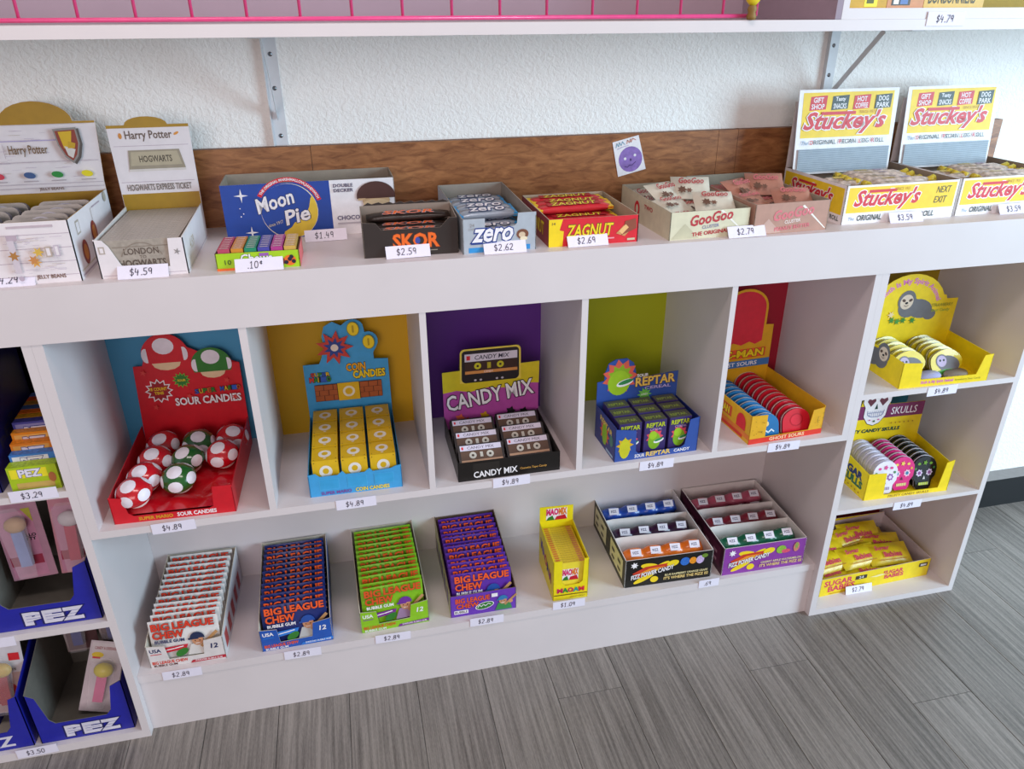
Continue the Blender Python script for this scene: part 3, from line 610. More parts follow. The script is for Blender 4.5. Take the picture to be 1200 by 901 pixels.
# --- pecan log roll displays
SY = mat('#f4cf2c'); SR = mat('#d3313c'); DG = mat('#3f4a48')
def stu(x, y, ang, w_, label, side):
    d_ = .218
    t = Tray('nut_roll_display', label, 'display box', x, y, FT, ang, w_, d_, .076, .076, WH, mat('#9c8c7c', .7))
    def logo(F, u, v, w, h): F.text("Stuckey's", u, v, w, h, SR, bold=.03, shear=.35, out=(WH, .07)); F.rect(u+w*.20, v+h*.86, u+w*.62, v+h*1.0, SR)
    F = t.F; F.rect(.006, .022, w_-.006, .072, SY); logo(F, .022, .026, .150, .040); F.text('SINCE 1937', .112, .062, .034, .006, mat('#b8862c')); F.text('NEXT', w_-.052, .052, .034, .013, DG, bold=.0, shear=.2); F.text('EXIT', w_-.054, .032, .030, .013, DG, shear=.2)
    F.text('The', .014, .007, .014, .007, mat('#7a98b8'), shear=.3); F.text('ORIGINAL', .034, .006, .056, .011, DG, bold=.02, shear=.15); F.text('LOG', .152, .006, .024, .011, SR, shear=.15, bold=.02); F.text('ROLL', .180, .006, .034, .011, DG, bold=.02, shear=.15)
    L = t.L; L.rect(.006, .018, d_-.006, .070, SY); logo(L, .028, .026, .150, .036); L.text('ROLL', .180, .005, .028, .009, DG, bold=.02); L.text('ORIGINAL PECAN', .02, .005, .11, .009, DG, bold=.02)
    e = t.done()
    # tilted header card
    hg = G(); hw = w_-.022; ht = .172; V = (0, math.sin(math.radians(6)), math.cos(math.radians(6)))
    hg.prism([(0, 0), (hw, 0), (hw+.004, ht), (0, ht)], (0, d_-.030, .064), X, V, .002, WH, CARDW, CARDW); H = Face(hg, (0, d_-.030, .064), X, V)
    H.rect(.010, .075, hw-.008, ht-.006, SY)
    for k, (a, b, mm) in enumerate((('GIFT', 'SHOP', SR), ('Tasty', 'SNACKS', DG), ('HOT', 'COFFEE', SR), ('DOG', 'PARK', DG))):
        u = .026+k*.053; H.poly([(u, ht-.042), (u+.040, ht-.040), (u+.042, ht-.012), (u+.002, ht-.014)], mm); H.text(a, u+.009, ht-.026, .024, .010, WH, bold=.02); H.text(b, u+.005, ht-.039, .031, .010, WH, bold=.02)
    logo(H, .016, .082, .200, .045); H.text('SINCE 1937', .150, .122, .040, .006, mat('#b8862c'))
    H.text('The', .014, .061, .016, .008, mat('#7a98b8'), shear=.3)
    for s_, u, w2, mm in (('O', .034, .008, SR), ('RIGINAL', .0435, .055, DG), ('P', .106, .006, SR), ('ECAN', .1135, .034, DG), ('L', .155, .005, SR), ('OG', .1615, .018, DG), ('R', .187, .0065, SR), ('OLL', .195, .023, DG)): H.text(s_, u, .061, w2, .009, mm, bold=0.005)
    H.rect(.008, .004, hw-.006, .052, mat('#a9b3bd'))
    for k in range(14): H.rect(.010, .0065+k*.0033, hw-.008, .0078+k*.0033, mat('#7f8b98'))
    o = hg.build('header_card', e)
    fg = G(); fg.prism([(0, 0), (.05, 0), (.06, .135), (.006, .135)], (.0, d_-.003, .076), X, (0, .05, 1), .002, mat('#d8cfd0'), CARD); fg.build('rear_flap', e)
    # rolls
    rg = G(); rnd = random.Random(5); n = 9
    P = [(.0+.018*i, 0, .011+rnd.uniform(-.001, .001)) for i in range(n)]
    rg.tube(P, [.004, .0105, .0115, .011, .0115, .011, .0115, .0105, .005], mat('#cdbbae', .25, var=.35, scale=90), 10)
    rg.tube([(-.012, 0, .012), (.004, 0, .011)], [.009, .006], mat('#e3c93c', .3), 8); rg.tube([(.140, 0, .011), (.158, 0, .013)], [.006, .010], mat('#e3c93c', .3), 8)
    F = Face(rg, (.03, -.006, .0226), X, Y); F.rect(0, 0, .03, .009, mat('#d9bf4a', .3)); F.rect(.045, 0, .065, .009, mat('#b8a0c8', .3))
    o0 = None; k = 0
    for layer, (yy, zz, n_) in enumerate(((.020, .002, 7), (.030, .0225, 6), (.036, .044, 6))):
        for j in range(n_):
            for half in (0, 1):
                xx = .024+half*(w_-.19)+rnd.uniform(-.004, .004)
                if half: xx = w_-.172+rnd.uniform(-.004, .004)
                if half and layer < 2: continue
                if layer == 2 and half == 0 and j % 2: continue
                loc = W(e, xx, yy+j*.0232, zz+(.006 if half else 0)+rnd.uniform(0, .003)); rot = (rnd.uniform(-.3, .3), rnd.uniform(-.03, .05), e.rotation_euler.z+rnd.uniform(-.08, .07) if layer == 2 else e.rotation_euler.z)
                if o0 is None: o = o0 = rg.build('nut_roll', None, loc, rot)
                else: o = o0.copy(); C.objects.link(o); o.location = loc; o.rotation_euler = rot
                setp(o, 'clear-wrapped nut roll, %s layer, %s half, %s in the %s pecan display' % (['bottom', 'middle', 'top'][layer], ['left', 'right'][half], nth(j), side), 'nut roll', 'nut rolls in the %s display' % side)
    return e
stu(1.460, .043, 1.2, .262, 'yellow and white pecan roll display with a tall header, the left one of two', 'left')
stu(1.731, .052, 1.6, .262, 'yellow and white pecan roll display at the right edge of the counter', 'right')

# --- drawing card on the backsplash
dc = thing('drawing_card', 'small white card with a purple round drawing pinned to the brown board', 'card', (1.091, .3262, 1.060), 0)
dc.rotation_euler = (0, math.radians(-13), 0)
g = G(); g.prism([(0, 0), (.065, 0), (.060, .075), (0, .075)], (0, -.0012, 0), X, Z, .001, WH, WH); F = Face(g, (0, -.0012, 0))
F.ell(.034, .030, .027, .027, mat('#8f6fb8', var=.2, scale=80), 24); F.ell(.022, .034, .003, .003, WH, 10); F.ell(.045, .036, .003, .003, WH, 10); F.ell(.034, .029, .002, .003, mat('#4a2c6a'), 8)
F.text('welcome', .018, .014, .034, .008, mat('#5c3a84'), rot=.15) if 0 else F.line([(.018, .018), (.024, .015), (.030, .018), (.036, .017), (.044, .022)], .0015, mat('#4c2c74'))
F.line([(.006, .062), (.009, .070), (.012, .063), (.015, .071), (.018, .064), (.022, .071), (.026, .064)], .0014, mat('#7ab0c8')); F.line([(.031, .064), (.034, .071), (.037, .065), (.041, .072), (.041, .065), (.046, .072), (.052, .067)], .0014, mat('#d08a7a')); F.line([(.008, .058), (.02, .060), (.034, .060)], .001, mat('#b0a0c8'))
g.build('card', dc)

# ================================================================ cubby compartments
CZ = 0.532
PK = mat('#e58ab4')
# --- 1 red mushroom sour candies
w_, d_ = .217, .262
def arcp(u, v, a, b, n=14, a0=0, a1=180): return seg_arc(u, v, a, b, a0, a1, n)
RT = mat('#cf1626', .4)
hdr = [(0, 0), (w_, 0), (w_+.003, .196), (w_-.022, .200)]+[(.166+.040*math.cos(math.radians(a)), .195+.036*math.sin(math.radians(a))) for a in range(0, 130, 12)]+[(.080+.046*math.cos(math.radians(a)), .222+.050*math.sin(math.radians(a))) for a in range(20, 200, 12)]+[(.030, .204), (.012, .204)]
t = Tray('candy_display_tray', 'bright red open tray of mushroom-shaped sour candy tins against the blue back', 'display tray', .022, .018, CZ, -2, w_, d_, .056, .066, RT, mat('#c01424', .45),
         front=[(0, 0), (w_, 0), (w_, .060), (.182, .060), (.178, .018), (.170, .014), (.036, .014), (.028, .020), (.022, .054), (0, .058)], back=hdr)
GN = mat('#2f7a2a', .4); SP = mat('#e8e2ea', .45); PE = mat('#e8c9a0', .5)
B = t.B
def mush_art(u, v, s_, m_):
    B.poly([(u+s_*.62*math.cos(a/6*math.pi), v-s_*.42+s_*.36*math.sin(a/6*math.pi)) for a in range(12)], PE)
    B.poly(seg_arc(u, v, s_, s_*.95, -25, 205, 20), m_); B.ell(u, v+s_*.42, s_*.46, s_*.40, SP); B.poly(seg_arc(u-s_*.80, v-.0, s_*.20, s_*.36, 75, 285, 8), SP); B.poly(seg_arc(u+s_*.82, v+.0, s_*.18, s_*.34, -105, 105, 8), SP)
mush_art(.078, .226, .045, RT); mush_art(.165, .197, .040, GN)
B.burst(.052, .146, .020, .028, 12, WH); B.burst(.052, .146, .017, .024, 12, mat('#a01420')); B.text('18 COUNT', .034, .147, .034, .007, YL, bold=.03); B.text('TINS', .042, .138, .018, .006, YL, bold=.03)
B.burst(.100, .167, .012, .018, 12, mat('#7fb83c')); B.burst(.100, .167, .010, .015, 12, GN); B.text('SOUR', .092, .164, .016, .005, YL, bold=.02)
for k, (ch, c) in enumerate(zip('SUPER MARIO', ['#2a5ac0', '#e8c21c', '#2f8a2a', '#d86a1c', '#2f8a2a', '', '#2a5ac0', '#e8c21c', '#2f8a2a', '#2a5ac0', '#d86a1c'])):
    if ch != ' ': B.text(ch, .122+k*.0085, .133+k*.0004, .007, .010, mat(c), bold=.02, out=(BLACK, .06))
B.text('SOUR CANDIES', .080, .110, .132, .017, WH, bold=.03, out=(mat('#8a0c18'), .05))
for u, v in ((.03, .19), (.19, .16), (.11, .13), (.04, .11), (.20, .12)): B.burst(u, v, .003, .007, 5, mat('#d8403c'))
t.F.text('SOUR CANDIES', .112, .004, .070, .008, WH, bold=.03); t.F.text('SUPER MARIO', .044, .004, .060, .007, mat('#d8a01c'), bold=.03)
red = t.done()
g = G(); vs = []; n = 22
for j in range(n+1):
    for i in range(n+1):
        a = i/n; b = j/n; vs.append((.003+a*(w_-.006), .004+b*(d_-.008), .016+.006*math.sin(a*3*math.pi)**2*math.sin(b*4*math.pi)**2))
g.add(vs, [(j*(n+1)+i, j*(n+1)+i+1, (j+1)*(n+1)+i+1, (j+1)*(n+1)+i) for j in range(n) for i in range(n)], mat('#c81020', .18, coat=.5), True); g.build('liner', red)
def mushroom(m_, nm):
    e = thing('mushroom_tin', 'x', 'candy tin', (0, 0, 0), 0, 'mushroom tins in the red tray')
    g = G(); g.lathe([(.001, .001), (.017, .001), (.021, .006), (.0215, .016), (.018, .022)], mat('#e8dcd4', .4), n=16); g.build('stem', e)
    g = G(); R_ = (.033, .033, .027); c = (0, 0, .026)
    pr = [(.019, -.010), (.028, -.010), (.0322, -.005), (.033, 0)]+[(.033*math.cos(a), .027*math.sin(a)) for a in [math.pi/2*k/8 for k in range(1, 8)]]+[(.0001, .027)]
    g.lathe(pr, m_, c, n=24)
    for dx, dy, dz, an in ((0, -.15, 1, .45), (0, -1, .35, .42), (.95, -.35, .35, .40), (-.95, -.35, .35, .40), (.6, .8, .4, .4), (-.6, .8, .4, .4)): g.cap(c, R_, (dx, dy, dz), an, SP)
    g.build('cap', e)
    for ch in e.children: pass
    return e
mr = mushroom(mat('#c4101f', .22, coat=.6), 'red'); mg = mushroom(mat('#1e5c22', .22, coat=.6), 'green')
used = set()
for (x, y, m_, lab) in [(.040, .022+.014, mr, 'front tin, left red column'), (.046, .088, mr, 'second tin, left red column'), (.050, .152, mr, 'third tin, left red column'), (.054, .212, mr, 'back tin, left red column'),
                        (.112, .072, mg, 'front tin, green column'), (.118, .142, mg, 'middle tin, green column'), (.122, .205, mg, 'back tin, green column'), (.182, .150, mr, 'front tin, right red column'), (.186, .214, mr, 'back tin, right red column')]:
    loc = W(red, x, y, .022); rot = (math.radians(18), math.radians(random.uniform(-6, 6)), math.radians(random.uniform(-25, 25)))
    col = 'red' if m_ is mr else 'green'
    if col not in used: used.add(col); m_.location = loc; m_.rotation_euler = rot; o = m_
    else: o = dup(m_, loc, rot)
    o['label'] = '%s white-spotted mushroom tin, %s of the red tray' % (col, lab)

# --- 2 coin candies
w_, d_ = .180, .240
BT = mat('#3f9fd8', .45); CB = mat('#dcb21a', .42)
hdr = [(0, 0), (w_, 0), (w_, .178), (.150, .180), (.150, .195)]+seg_arc(.142, .222, .020, .022, -40, 110, 6)+seg_arc(.112, .254, .022, .020, 0, 130, 6)+[(.088, .262), (.070, .272), (.052, .262), (.046, .240), (.048, .215), (.040, .190), (.034, .178), (0, .178)]
t = Tray('candy_display_tray', 'light blue open tray of yellow cube candy boxes against the mustard back', 'display tray', .376, .024, CZ, -.6, w_, d_, .048, .052, BT, mat('#2f8cc6', .5), back=hdr,
         front=[(0, 0), (w_, 0), (w_, .052), (.168, .050), (.160, .046), (.124, .044), (.118, .052), (.108, .044), (.072, .044), (.066, .052), (.056, .044), (.022, .044), (.014, .052), (0, .050)])
F = t.F; LBW = mat('#4aaee0')
for u in (.020, .074, .126): F.rect(u, .014, u+.038, .038, LBW); F.rect(u+.001, .015, u+.037, .037, mat('#37a0d6'))
F.text('COIN CANDIES', .088, .003, .066, .008, YL, bold=.03); F.text('SUPER MARIO', .022, .003, .058, .007, mat('#7a4a9a'), bold=.03)
B = t.B
B.text('COIN', .090, .156, .040, .017, mat('#e8a81c'), bold=.04, out=(BLACK, .09)); B.text('CANDIES', .103, .138, .068, .017, YL, bold=.04, out=(BLACK, .09))
for k, (ch, c) in enumerate(zip('SUPER', ['#d83a2a', '#e8c21c', '#2f8a2a', '#2a5ac0', '#e8c21c'])): B.text(ch, .014+k*.008, .150, .007, .008, mat(c), bold=.03, out=(BLACK, .08))
for k, (ch, c) in enumerate(zip('MARIO', ['#d83a2a', '#2f8a2a', '#e8c21c', '#2a5ac0', '#2f8a2a'])): B.text(ch, .010+k*.009, .137, .0085, .011, mat(c), bold=.04, out=(BLACK, .09))
BRK = mat('#a85528')
B.rect(.018, .090, .162, .130, mat('#4c2614'))
for r_ in range(3):
    for k in range(-1, 3):
        for base in (.018, .114):
            a = base+k*.020+(r_ % 2)*.010; b = a+.0185; a = max(a, base+.0008); b = min(b, base+.0475)
            if b > a+.002: B.rect(a, .091+r_*.0131, b, .1031+r_*.0131, BRK)
B.rect(.067, .089, .113, .131, CB); B.ell(.090, .110, .013, .013, mat('#e8e0c8')); B.ell(.090, .110, .008, .008, CB)
for u, v in ((.112, .254), (.142, .222)): B.ell(u, v, .013, .0165, mat('#8c8a1c'), rot=.1); B.ell(u, v, .0115, .015, YL, rot=.1); B.rect(u-.002, v-.008, u+.002, v+.008, mat('#b89c14'))
# plain starburst in place of the printed figure
B.burst(.070, .215, .022, .040, 9, mat('#c23a30')); B.burst(.070, .215, .013, .024, 9, mat('#27408c')); B.ell(.070, .215, .008, .008, mat('#e8d8c8'))
blue = t.done()
g = G(); g.box(.003, w_-.003, .003, d_-.004, .0018, .024, mat('#2f8cc6', .5)); g.build('riser', blue)
cg = G(); cg.box(0, .050, 0, .050, 0, .050, CB)
for O, U, V in (((0, 0, 0), X, Z), ((0, 0, .05), X, Y)):
    F = Face(cg, O, U, V); F.ell(.025, .025, .0125, .0135, mat('#e9e4dc')); F.ell(.025, .026, .006, .0065, CB); F.rect(.0225, .006, .0275, .009, mat('#e9e4dc'))
    for a in (.004, .046):
        for b in (.004, .046): F.ell(a, b, .0012, .0012, mat('#7c6410'), 6)
o0 = None
for c, cn in enumerate(('left', 'middle', 'right')):
    for r_ in range(4):
        loc = W(blue, .010+c*.0555, .010+r_*.0545, .0245)
        if o0 is None: o = o0 = cg.build('cube_candy_box', None, loc, blue.rotation_euler)
        else: o = o0.copy(); C.objects.link(o); o.location = loc
        setp(o, 'yellow cube candy box, %s, %s column of the light blue tray' % (nth(r_), cn), 'candy box', 'cube boxes in the light blue tray')

# --- 3 cassette candy
w_, d_ = .212, .190
BKC = mat('#15110f', .4)
hdr = [(0, 0), (w_, 0), (w_+.004, .165), (.172, .162)]+seg_arc(.164, .198, .010, .010, 0, 90, 4)+seg_arc(.050, .198, .010, .010, 90, 180, 4)+[(.036, .160), (0, .158)]
t = Tray('candy_display_tray', 'black open tray of cassette-shaped candy packs against the purple back', 'display tray', .667, .010, CZ, -.1, w_, d_, .044, .048, BKC, mat('#1c1814', .5), back=hdr)
B = t.B; B.rect(0, .018, w_+.002, .115, mat('#b54aa0')); B.poly([(0, .108), (.03, .112), (.06, .106), (.10, .113), (.14, .108), (.18, .116), (w_+.003, .112), (w_+.004, .165), (0, .158)], mat('#d8c41c'))
B.poly(seg_arc(.164, .198, .010, .010, 0, 90, 4)+seg_arc(.050, .198, .010, .010, 90, 180, 4)+[(.038, .128), (.174, .128)], mat('#e8cf50'))
B.poly(seg_arc(.162, .196, .008, .008, 0, 90, 4)+seg_arc(.052, .196, .008, .008, 90, 180, 4)+seg_arc(.052, .138, .010, .010, 180, 270, 4)+seg_arc(.160, .138, .010, .010, 270, 360, 4), mat('#1c1418'))
B.rect(.050, .178, .166, .196, mat('#d8d0dc')); B.rect(.054, .182, .062, .192, RED); B.text('CANDY MIX', .072, .182, .076, .010, mat('#2a2440'), bold=.01, shear=.15)
B.rect(.050, .156, .166, .177, mat('#3a2018')); B.rect(.050, .149, .166, .156, mat('#d8904a')); B.text('CANDY', .092, .150, .02, .005, WH)
for u in (.078, .128): B.ell(u, .167, .0078, .0078, mat('#c8c020')); B.ell(u, .167, .003, .003, mat('#3a2018'), 6)
B.rect(.099, .160, .107, .174, mat('#b8a81c'))
for u in (.072, .084, .120, .132): B.ell(u, .134, .003, .0025, mat('#c8c0c8'), 8)
B.text('CANDY MIX', .010, .064, .194, .036, WH, bold=.02, rot=.13, out=(mat('#141018'), .06))
for u, v, c in ((.02, .03, '#2c8a3c'), (.05, .035, '#d83a3a'), (.085, .034, '#e8d21c'), (.09, .045, '#d8a01c'), (.15, .05, '#1a1418'), (.18, .045, '#1a1418'), (.035, .045, '#e86a4a')): B.burst(u, v, .007, .012, 5, mat(c))
t.F.text('CANDY MIX', .032, .006, .090, .014, WH, bold=.02, rot=.03); t.F.text('Cassette Tape Candy', .128, .012, .056, .006, mat('#d8a04a'), bold=.01); t.F.rect(.030, .022, .085, .040, mat('#221c18'))
for u, c in ((.03, '#d86a1c'), (.06, '#c83a2a'), (.09, '#2c6a8c'), (.13, '#d8701c')): t.R.burst(u, .026, .008, .016, 5, mat(c))
cs = t.done()
g = G(); T_ = mat('#1d1517', .3); out = seg_arc(.092, .058, .004, .004, 0, 90, 3)+seg_arc(.004, .058, .004, .004, 90, 180, 3)+seg_arc(.004, .004, .004, .004, 180, 270, 3)+seg_arc(.092, .004, .004, .004, 270, 360, 3)
g.prism(out, (0, 0, 0), X, Z, .012, T_); g.prism([(.014, .001), (.082, .001), (.078, .017), (.018, .017)], (0, -.0015, 0), X, Z, .0015, T_)
F = Face(g, (0, 0, 0)); F.rect(.005, .047, .091, .059, mat('#d6cfe0')); F.text('CANDY MIX', .020, .050, .056, .006, mat('#2a2440'), bold=0); F.rect(.008, .050, .012, .056, RED); F.rect(.005, .026, .091, .046, mat('#5c4030')); F.rect(.005, .021, .091, .026, mat('#c89a7a'))
for u in (.030, .066): F.ell(u, .036, .0075, .0075, mat('#c9c4b8')); F.ell(u, .036, .003, .003, mat('#3a2a20'), 6)
F.rect(.045, .031, .051, .042, mat('#c9c4b8')); F2 = Face(g, (0, -.0015, 0))
for u in (.026, .038, .058, .070): F2.ell(u, .009, .002, .002, mat('#c8c4c8'), 6)
o0 = None
for r_ in range(3):
    for c, cn in enumerate(('left', 'right')):
        loc = W(cs, .008+c*.102, .014+r_*.050+c*.006, .012+r_*.003); rot = (math.radians(-54), 0, math.radians(-.1+(-1, 1)[c]*.5))
        if o0 is None: o = o0 = g.build('cassette_pack', None, loc, rot)
        else: o = o0.copy(); C.objects.link(o); o.location = loc; o.rotation_euler = rot
        setp(o, 'black cassette-shaped candy pack, %s, %s column of the black tray' % (nth(r_), cn), 'candy pack', 'cassette packs in the black tray')

# --- 4 cereal candy
w_, d_ = .190, .118
RB = mat('#2f4f9c', .45); IN = mat('#1c2c78', .5)
hdr = [(0, 0), (w_, 0), (w_, .138), (.090, .132), (.088, .150), (.082, .170), (.066, .182), (.040, .182), (.024, .174), (.016, .150), (.016, .134), (0, .132)]
t = Tray('candy_display_tray', 'dark blue box of green and purple candy cartons against the olive back', 'display tray', .998, .010, CZ, 1.6, w_, d_, .082, .078, RB, IN, back=hdr,
         front=[(0, 0), (w_, 0), (w_, .083), (.168, .079), (.160, .020), (.152, .014), (.054, .014), (.048, .020), (.046, .070), (0, .078)], ml=mat('#343a78'))
B = t.B
B.burst(.052, .140, .030, .042, 11, mat('#e0604a')); B.burst(.052, .140, .020, .030, 9, mat('#8cb41c')); B.ell(.050, .125, .026, .030, mat('#9cc41e')); B.ell(.064, .124, .020, .008, WH, rot=.25); B.ell(.066, .126, .018, .005, mat('#2f8a4c'), rot=.25)
B.text('SOUR', .092, .134, .026, .007, WH, bold=.03); B.text('REPTAR', .090, .112, .092, .020, mat('#e8c25a'), bold=.03, out=(mat('#5a3a2a'), .07), rot=.02); B.text('CEREAL', .112, .102, .062, .007, mat('#b8a8d8'), bold=.02); B.burst(.112, .090, .010, .018, 10, mat('#6ab84a')); B.text('CANDY', .104, .088, .016, .005, WH)
F = t.F; F.text('REPTAR', .072, .004, .055, .010, mat('#e8c25a'), bold=.03); F.text('SOUR', .046, .004, .022, .008, WH, bold=.02); F.text('CANDY', .136, .005, .036, .007, WH, bold=.02); F.burst(.022, .038, .012, .020, 8, mat('#d8a81c')); F.ell(.022, .030, .012, .024, mat('#c8c41e'))
L = t.L; L.burst(.058, .038, .018, .028, 10, mat('#d85a3c')); L.ell(.058, .036, .014, .026, mat('#8ab41c')); L.text('REPTAR', .030, .058, .070, .012, mat('#e8c25a'), bold=.02, rot=-.1); L.rect(.070, .004, .110, .010, mat('#9ab0c8')); L.ell(.098, .040, .010, .013, mat('#4a7a6a'))
rp = t.done()
g = G(); PB = mat('#3a2c66', .4); g.box(0, .050, 0, .030, 0, .080, PB, top=mat('#4a4a3c', var=.3, scale=300)); F = Face(g, (0, 0, 0)); F.burst(.024, .040, .014, .020, 9, mat('#d84a5c')); F.ell(.024, .030, .014, .020, mat('#7fae1c')); F.ell(.034, .030, .012, .005, WH, rot=.3); F.ell(.034, .032, .010, .003, mat('#2f8a4c'), rot=.3); F.ell(.020, .044, .009, .010, mat('#9ac41e')); F.text('REPTAR', .004, .064, .042, .010, mat('#b8c41e'), bold=.03); F.text('CEREAL', .012, .056, .028, .005, mat('#c8a8d8'))
F = Face(g, (0, 0, .08), X, Y); F.text('REPTAR', .006, .008, .036, .010, mat('#8a9a3c'), bold=.02)
o0 = None
for c, cn in enumerate(('left', 'middle', 'right')):
    for r_ in range(3):
        loc = W(rp, .012+c*.057, .010+r_*.034, .003+r_*.002)
        if o0 is None: o = o0 = g.build('candy_carton', None, loc, rp.rotation_euler)
        else: o = o0.copy(); C.objects.link(o); o.location = loc
        setp(o, 'green and purple candy carton, %s, %s column of the dark blue box' % (nth(r_), cn), 'candy box', 'cartons in the dark blue box')

# --- 5 ghost sours
w_, d_ = .185, .226
PY = mat('#e0a81c', .45); PR = mat('#c8202e', .4)
hdr = [(0, 0), (w_, 0), (w_-.002, .178), (.162, .180), (.162, .220)]+[(.100+.062*math.cos(math.radians(a)), .222+.052*math.sin(math.radians(a))) for a in range(0, 181, 12)]+[(.038, .18), (0, .178)]
t = Tray('candy_display_tray', 'orange-yellow tray of blue and red dome tins against the dark red back', 'display tray', 1.307, .010, CZ, 3.2, w_, d_, .070, .066, PY, PY, back=hdr,
         front=[(0, 0), (w_, 0), (w_, .066), (.156, .062), (.150, .014), (.040, .014), (.040, .068), (0, .070)])
B = t.B
B.poly([(.156, .140), (.156, .220)]+[(.100+.056*math.cos(math.radians(a)), .222+.046*math.sin(math.radians(a))) for a in range(0, 181, 12)]+[(.044, .140), (.062, .132), (.078, .140), (.100, .132), (.122, .140), (.138, .132)], mat('#d8283c', .4))
B.rect(.012, .098, .170, .122, mat('#e8582c')); B.text('PAC-MAN', .018, .101, .146, .018, YL, bold=.04, out=(mat('#5a2a10'), .08)); B.rect(0, .074, w_-.001, .092, mat('#3f78b8')); B.text('GHOST SOURS', .030, .078, .120, .010, WH, bold=.02)
F = t.F; F.rect(0, 0, w_, .013, mat('#d8321e')); F.text('GHOST SOURS', .052, .003, .088, .008, mat('#f4d8a8'), bold=.02)
rn = random.Random(4)
for a, b in ((.004, .036), (.158, .182)):
    for k in range(12): u = rn.uniform(a, b); v = rn.uniform(.018, .058); F.rect(u, v, u+.0014, v+.0012, mat('#6a4a10'))
F.rect(.168, .030, .169, .046, mat('#6a4a10')); F.rect(.022, .030, .030, .031, mat('#6a4a10'))
L = t.L; L.rect(.004, .030, .150, .056, mat('#d8502c')); L.text('PAC-MAN', .060, .034, .080, .018, YL, bold=.04, out=(mat('#5a2a10'), .08)); L.rect(0, .010, .226, .022, mat('#e07a2c')); L.rect(.06, .004, .20, .012, mat('#d8321e')); L.poly(seg_arc(.190, .040, .018, .020, 0, 180, 10)+[(.172, .024), (.208, .024)], RED)
pc = t.done()
def dome_tin(mf, me_, kind):
    g = G(); R0 = .035
    out = [(-.035, .006), (-.030, 0), (.030, 0), (.035, .006), (.035, .030)]+seg_arc(0, .030, R0, .028, 0, 180, 12)[1:]
    g.prism(out, (0, 0, 0), X, Z, .012, mf, me_, me_)
    rim = [(a*1.03, b*1.02) for a, b in out]; g.prism([(a*1.02, b*1.01) for a, b in out], (0, .005, 0), X, Z, .0012, mat('#d8d0c8', .3), None, mat('#e8dcd8', .3))
    F = Face(g, (0, 0, 0))
    if kind == 'blue': F.ell(.004, .034, .006, .006, mat('#e8c878')); F.ell(-.014, .036, .005, .005, mat('#e8c878')); F.line([(-.024, .014), (-.016, .020), (-.008, .014), (0, .020), (.008, .014), (.016, .020), (.022, .015)], .003, mat('#d8e4ec'))
    else: F.ell(0, .032, .017, .015, mat('#b81428', .25)); F.ell(0, .032, .014, .012, mat('#d8283a', .25))
    return g
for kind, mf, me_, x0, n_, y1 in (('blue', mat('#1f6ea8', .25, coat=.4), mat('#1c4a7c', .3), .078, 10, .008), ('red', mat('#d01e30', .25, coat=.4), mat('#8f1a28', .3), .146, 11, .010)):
    g = dome_tin(mf, me_, kind); o0 = None
    for i in range(n_):
        loc = W(pc, x0-.031, y1+i*.0195, .003); rot = (math.radians(-14), 0, pc.rotation_euler.z)
        if kind == 'red': loc = W(pc, x0-.018, y1+i*.0195, .003)
        if o0 is None: o = o0 = g.build('dome_tin', None, loc, rot)
        else: o = o0.copy(); C.objects.link(o); o.location = loc
        setp(o, '%s dome-shaped candy tin, %s in the %s row of the orange-yellow tray' % (kind, nth(i), kind) if i < 18 else '', 'candy tin', 'dome tins in the orange-yellow tray')

# --- sloth tins (right unit, top shelf)
SYL = mat('#f2d414', .45); SLG = mat('#6f6f74', .6); SLF = mat('#e0cdb8')
w_, d_ = .224, .146
def sloth(F, u, v, s_, flip=1):
    F.ell(u+.022*s_*flip, v, .026*s_, .017*s_, SLG, rot=-.3*flip); F.ell(u+.044*s_*flip, v-.012*s_, .012*s_, .010*s_, SLG); F.ell(u, v+.004*s_, .020*s_, .019*s_, SLG)
    F.ell(u-.006*s_*flip, v+.016*s_, .017*s_, .019*s_, SLG); F.ell(u-.006*s_*flip, v+.014*s_, .0125*s_, .0135*s_, SLF)
    F.ell(u-.012*s_*flip, v+.017*s_, .0038*s_, .0028*s_, mat('#5c463c'), 8, -.5); F.ell(u+.001*s_*flip, v+.017*s_, .0038*s_, .0028*s_, mat('#5c463c'), 8, .5); F.ell(u-.006*s_*flip, v+.012*s_, .003*s_, .0022*s_, BLACK, 8)
    F.line([(u-.010*s_*flip, v+.008*s_), (u-.006*s_*flip, v+.006*s_), (u-.002*s_*flip, v+.008*s_)], .0009*s_, BLACK)
hdr = [(0, 0), (w_, 0), (w_+.002, .148), (.196, .148), (.192, .158)]+[(.095+.100*math.cos(math.radians(a)), .120+.094*math.sin(math.radians(a))) for a in range(24, 157, 12)]+[(0, .148)]
t = Tray('candy_display_tray', 'yellow tray of sloth-printed tins with an arched sloth header', 'display tray', 1.657, .008, .6289, -2, w_, d_, .062, .066, SYL, SYL, back=hdr,
         front=[(0, 0), (w_, 0), (w_, .066), (.203, .064), (.192, .018), (.052, .018), (.048, .058), (0, .062)])
B = t.B
B.text('Sloth Is My Spirit Animal', 0, 0, 1, 1, mat('#e07ab8'), bold=.03, out=(mat('#f0e0a0'), .05), warp=lambda a, b: (.095+(.075+b*.014)*math.cos(math.radians(150-a*130)), .120+(.068+b*.016)*math.sin(math.radians(150-a*130))))
sloth(B, .098, .128, 1.35); B.text('STRAWBERRY', .158, .130, .056, .008, mat('#7a8a2c')); B.text('Sour Candy', .160, .116, .048, .009, mat('#a8b83c'), bold=.02)
for u, v, c in ((.06, .104, '#3c8a34'), (.075, .100, '#4a9a3c'), (.09, .102, '#3c8a34'), (.055, .118, '#e8d0a0'), (.115, .100, '#3c8a34')): B.burst(u, v, .004, .010, 6, mat(c))
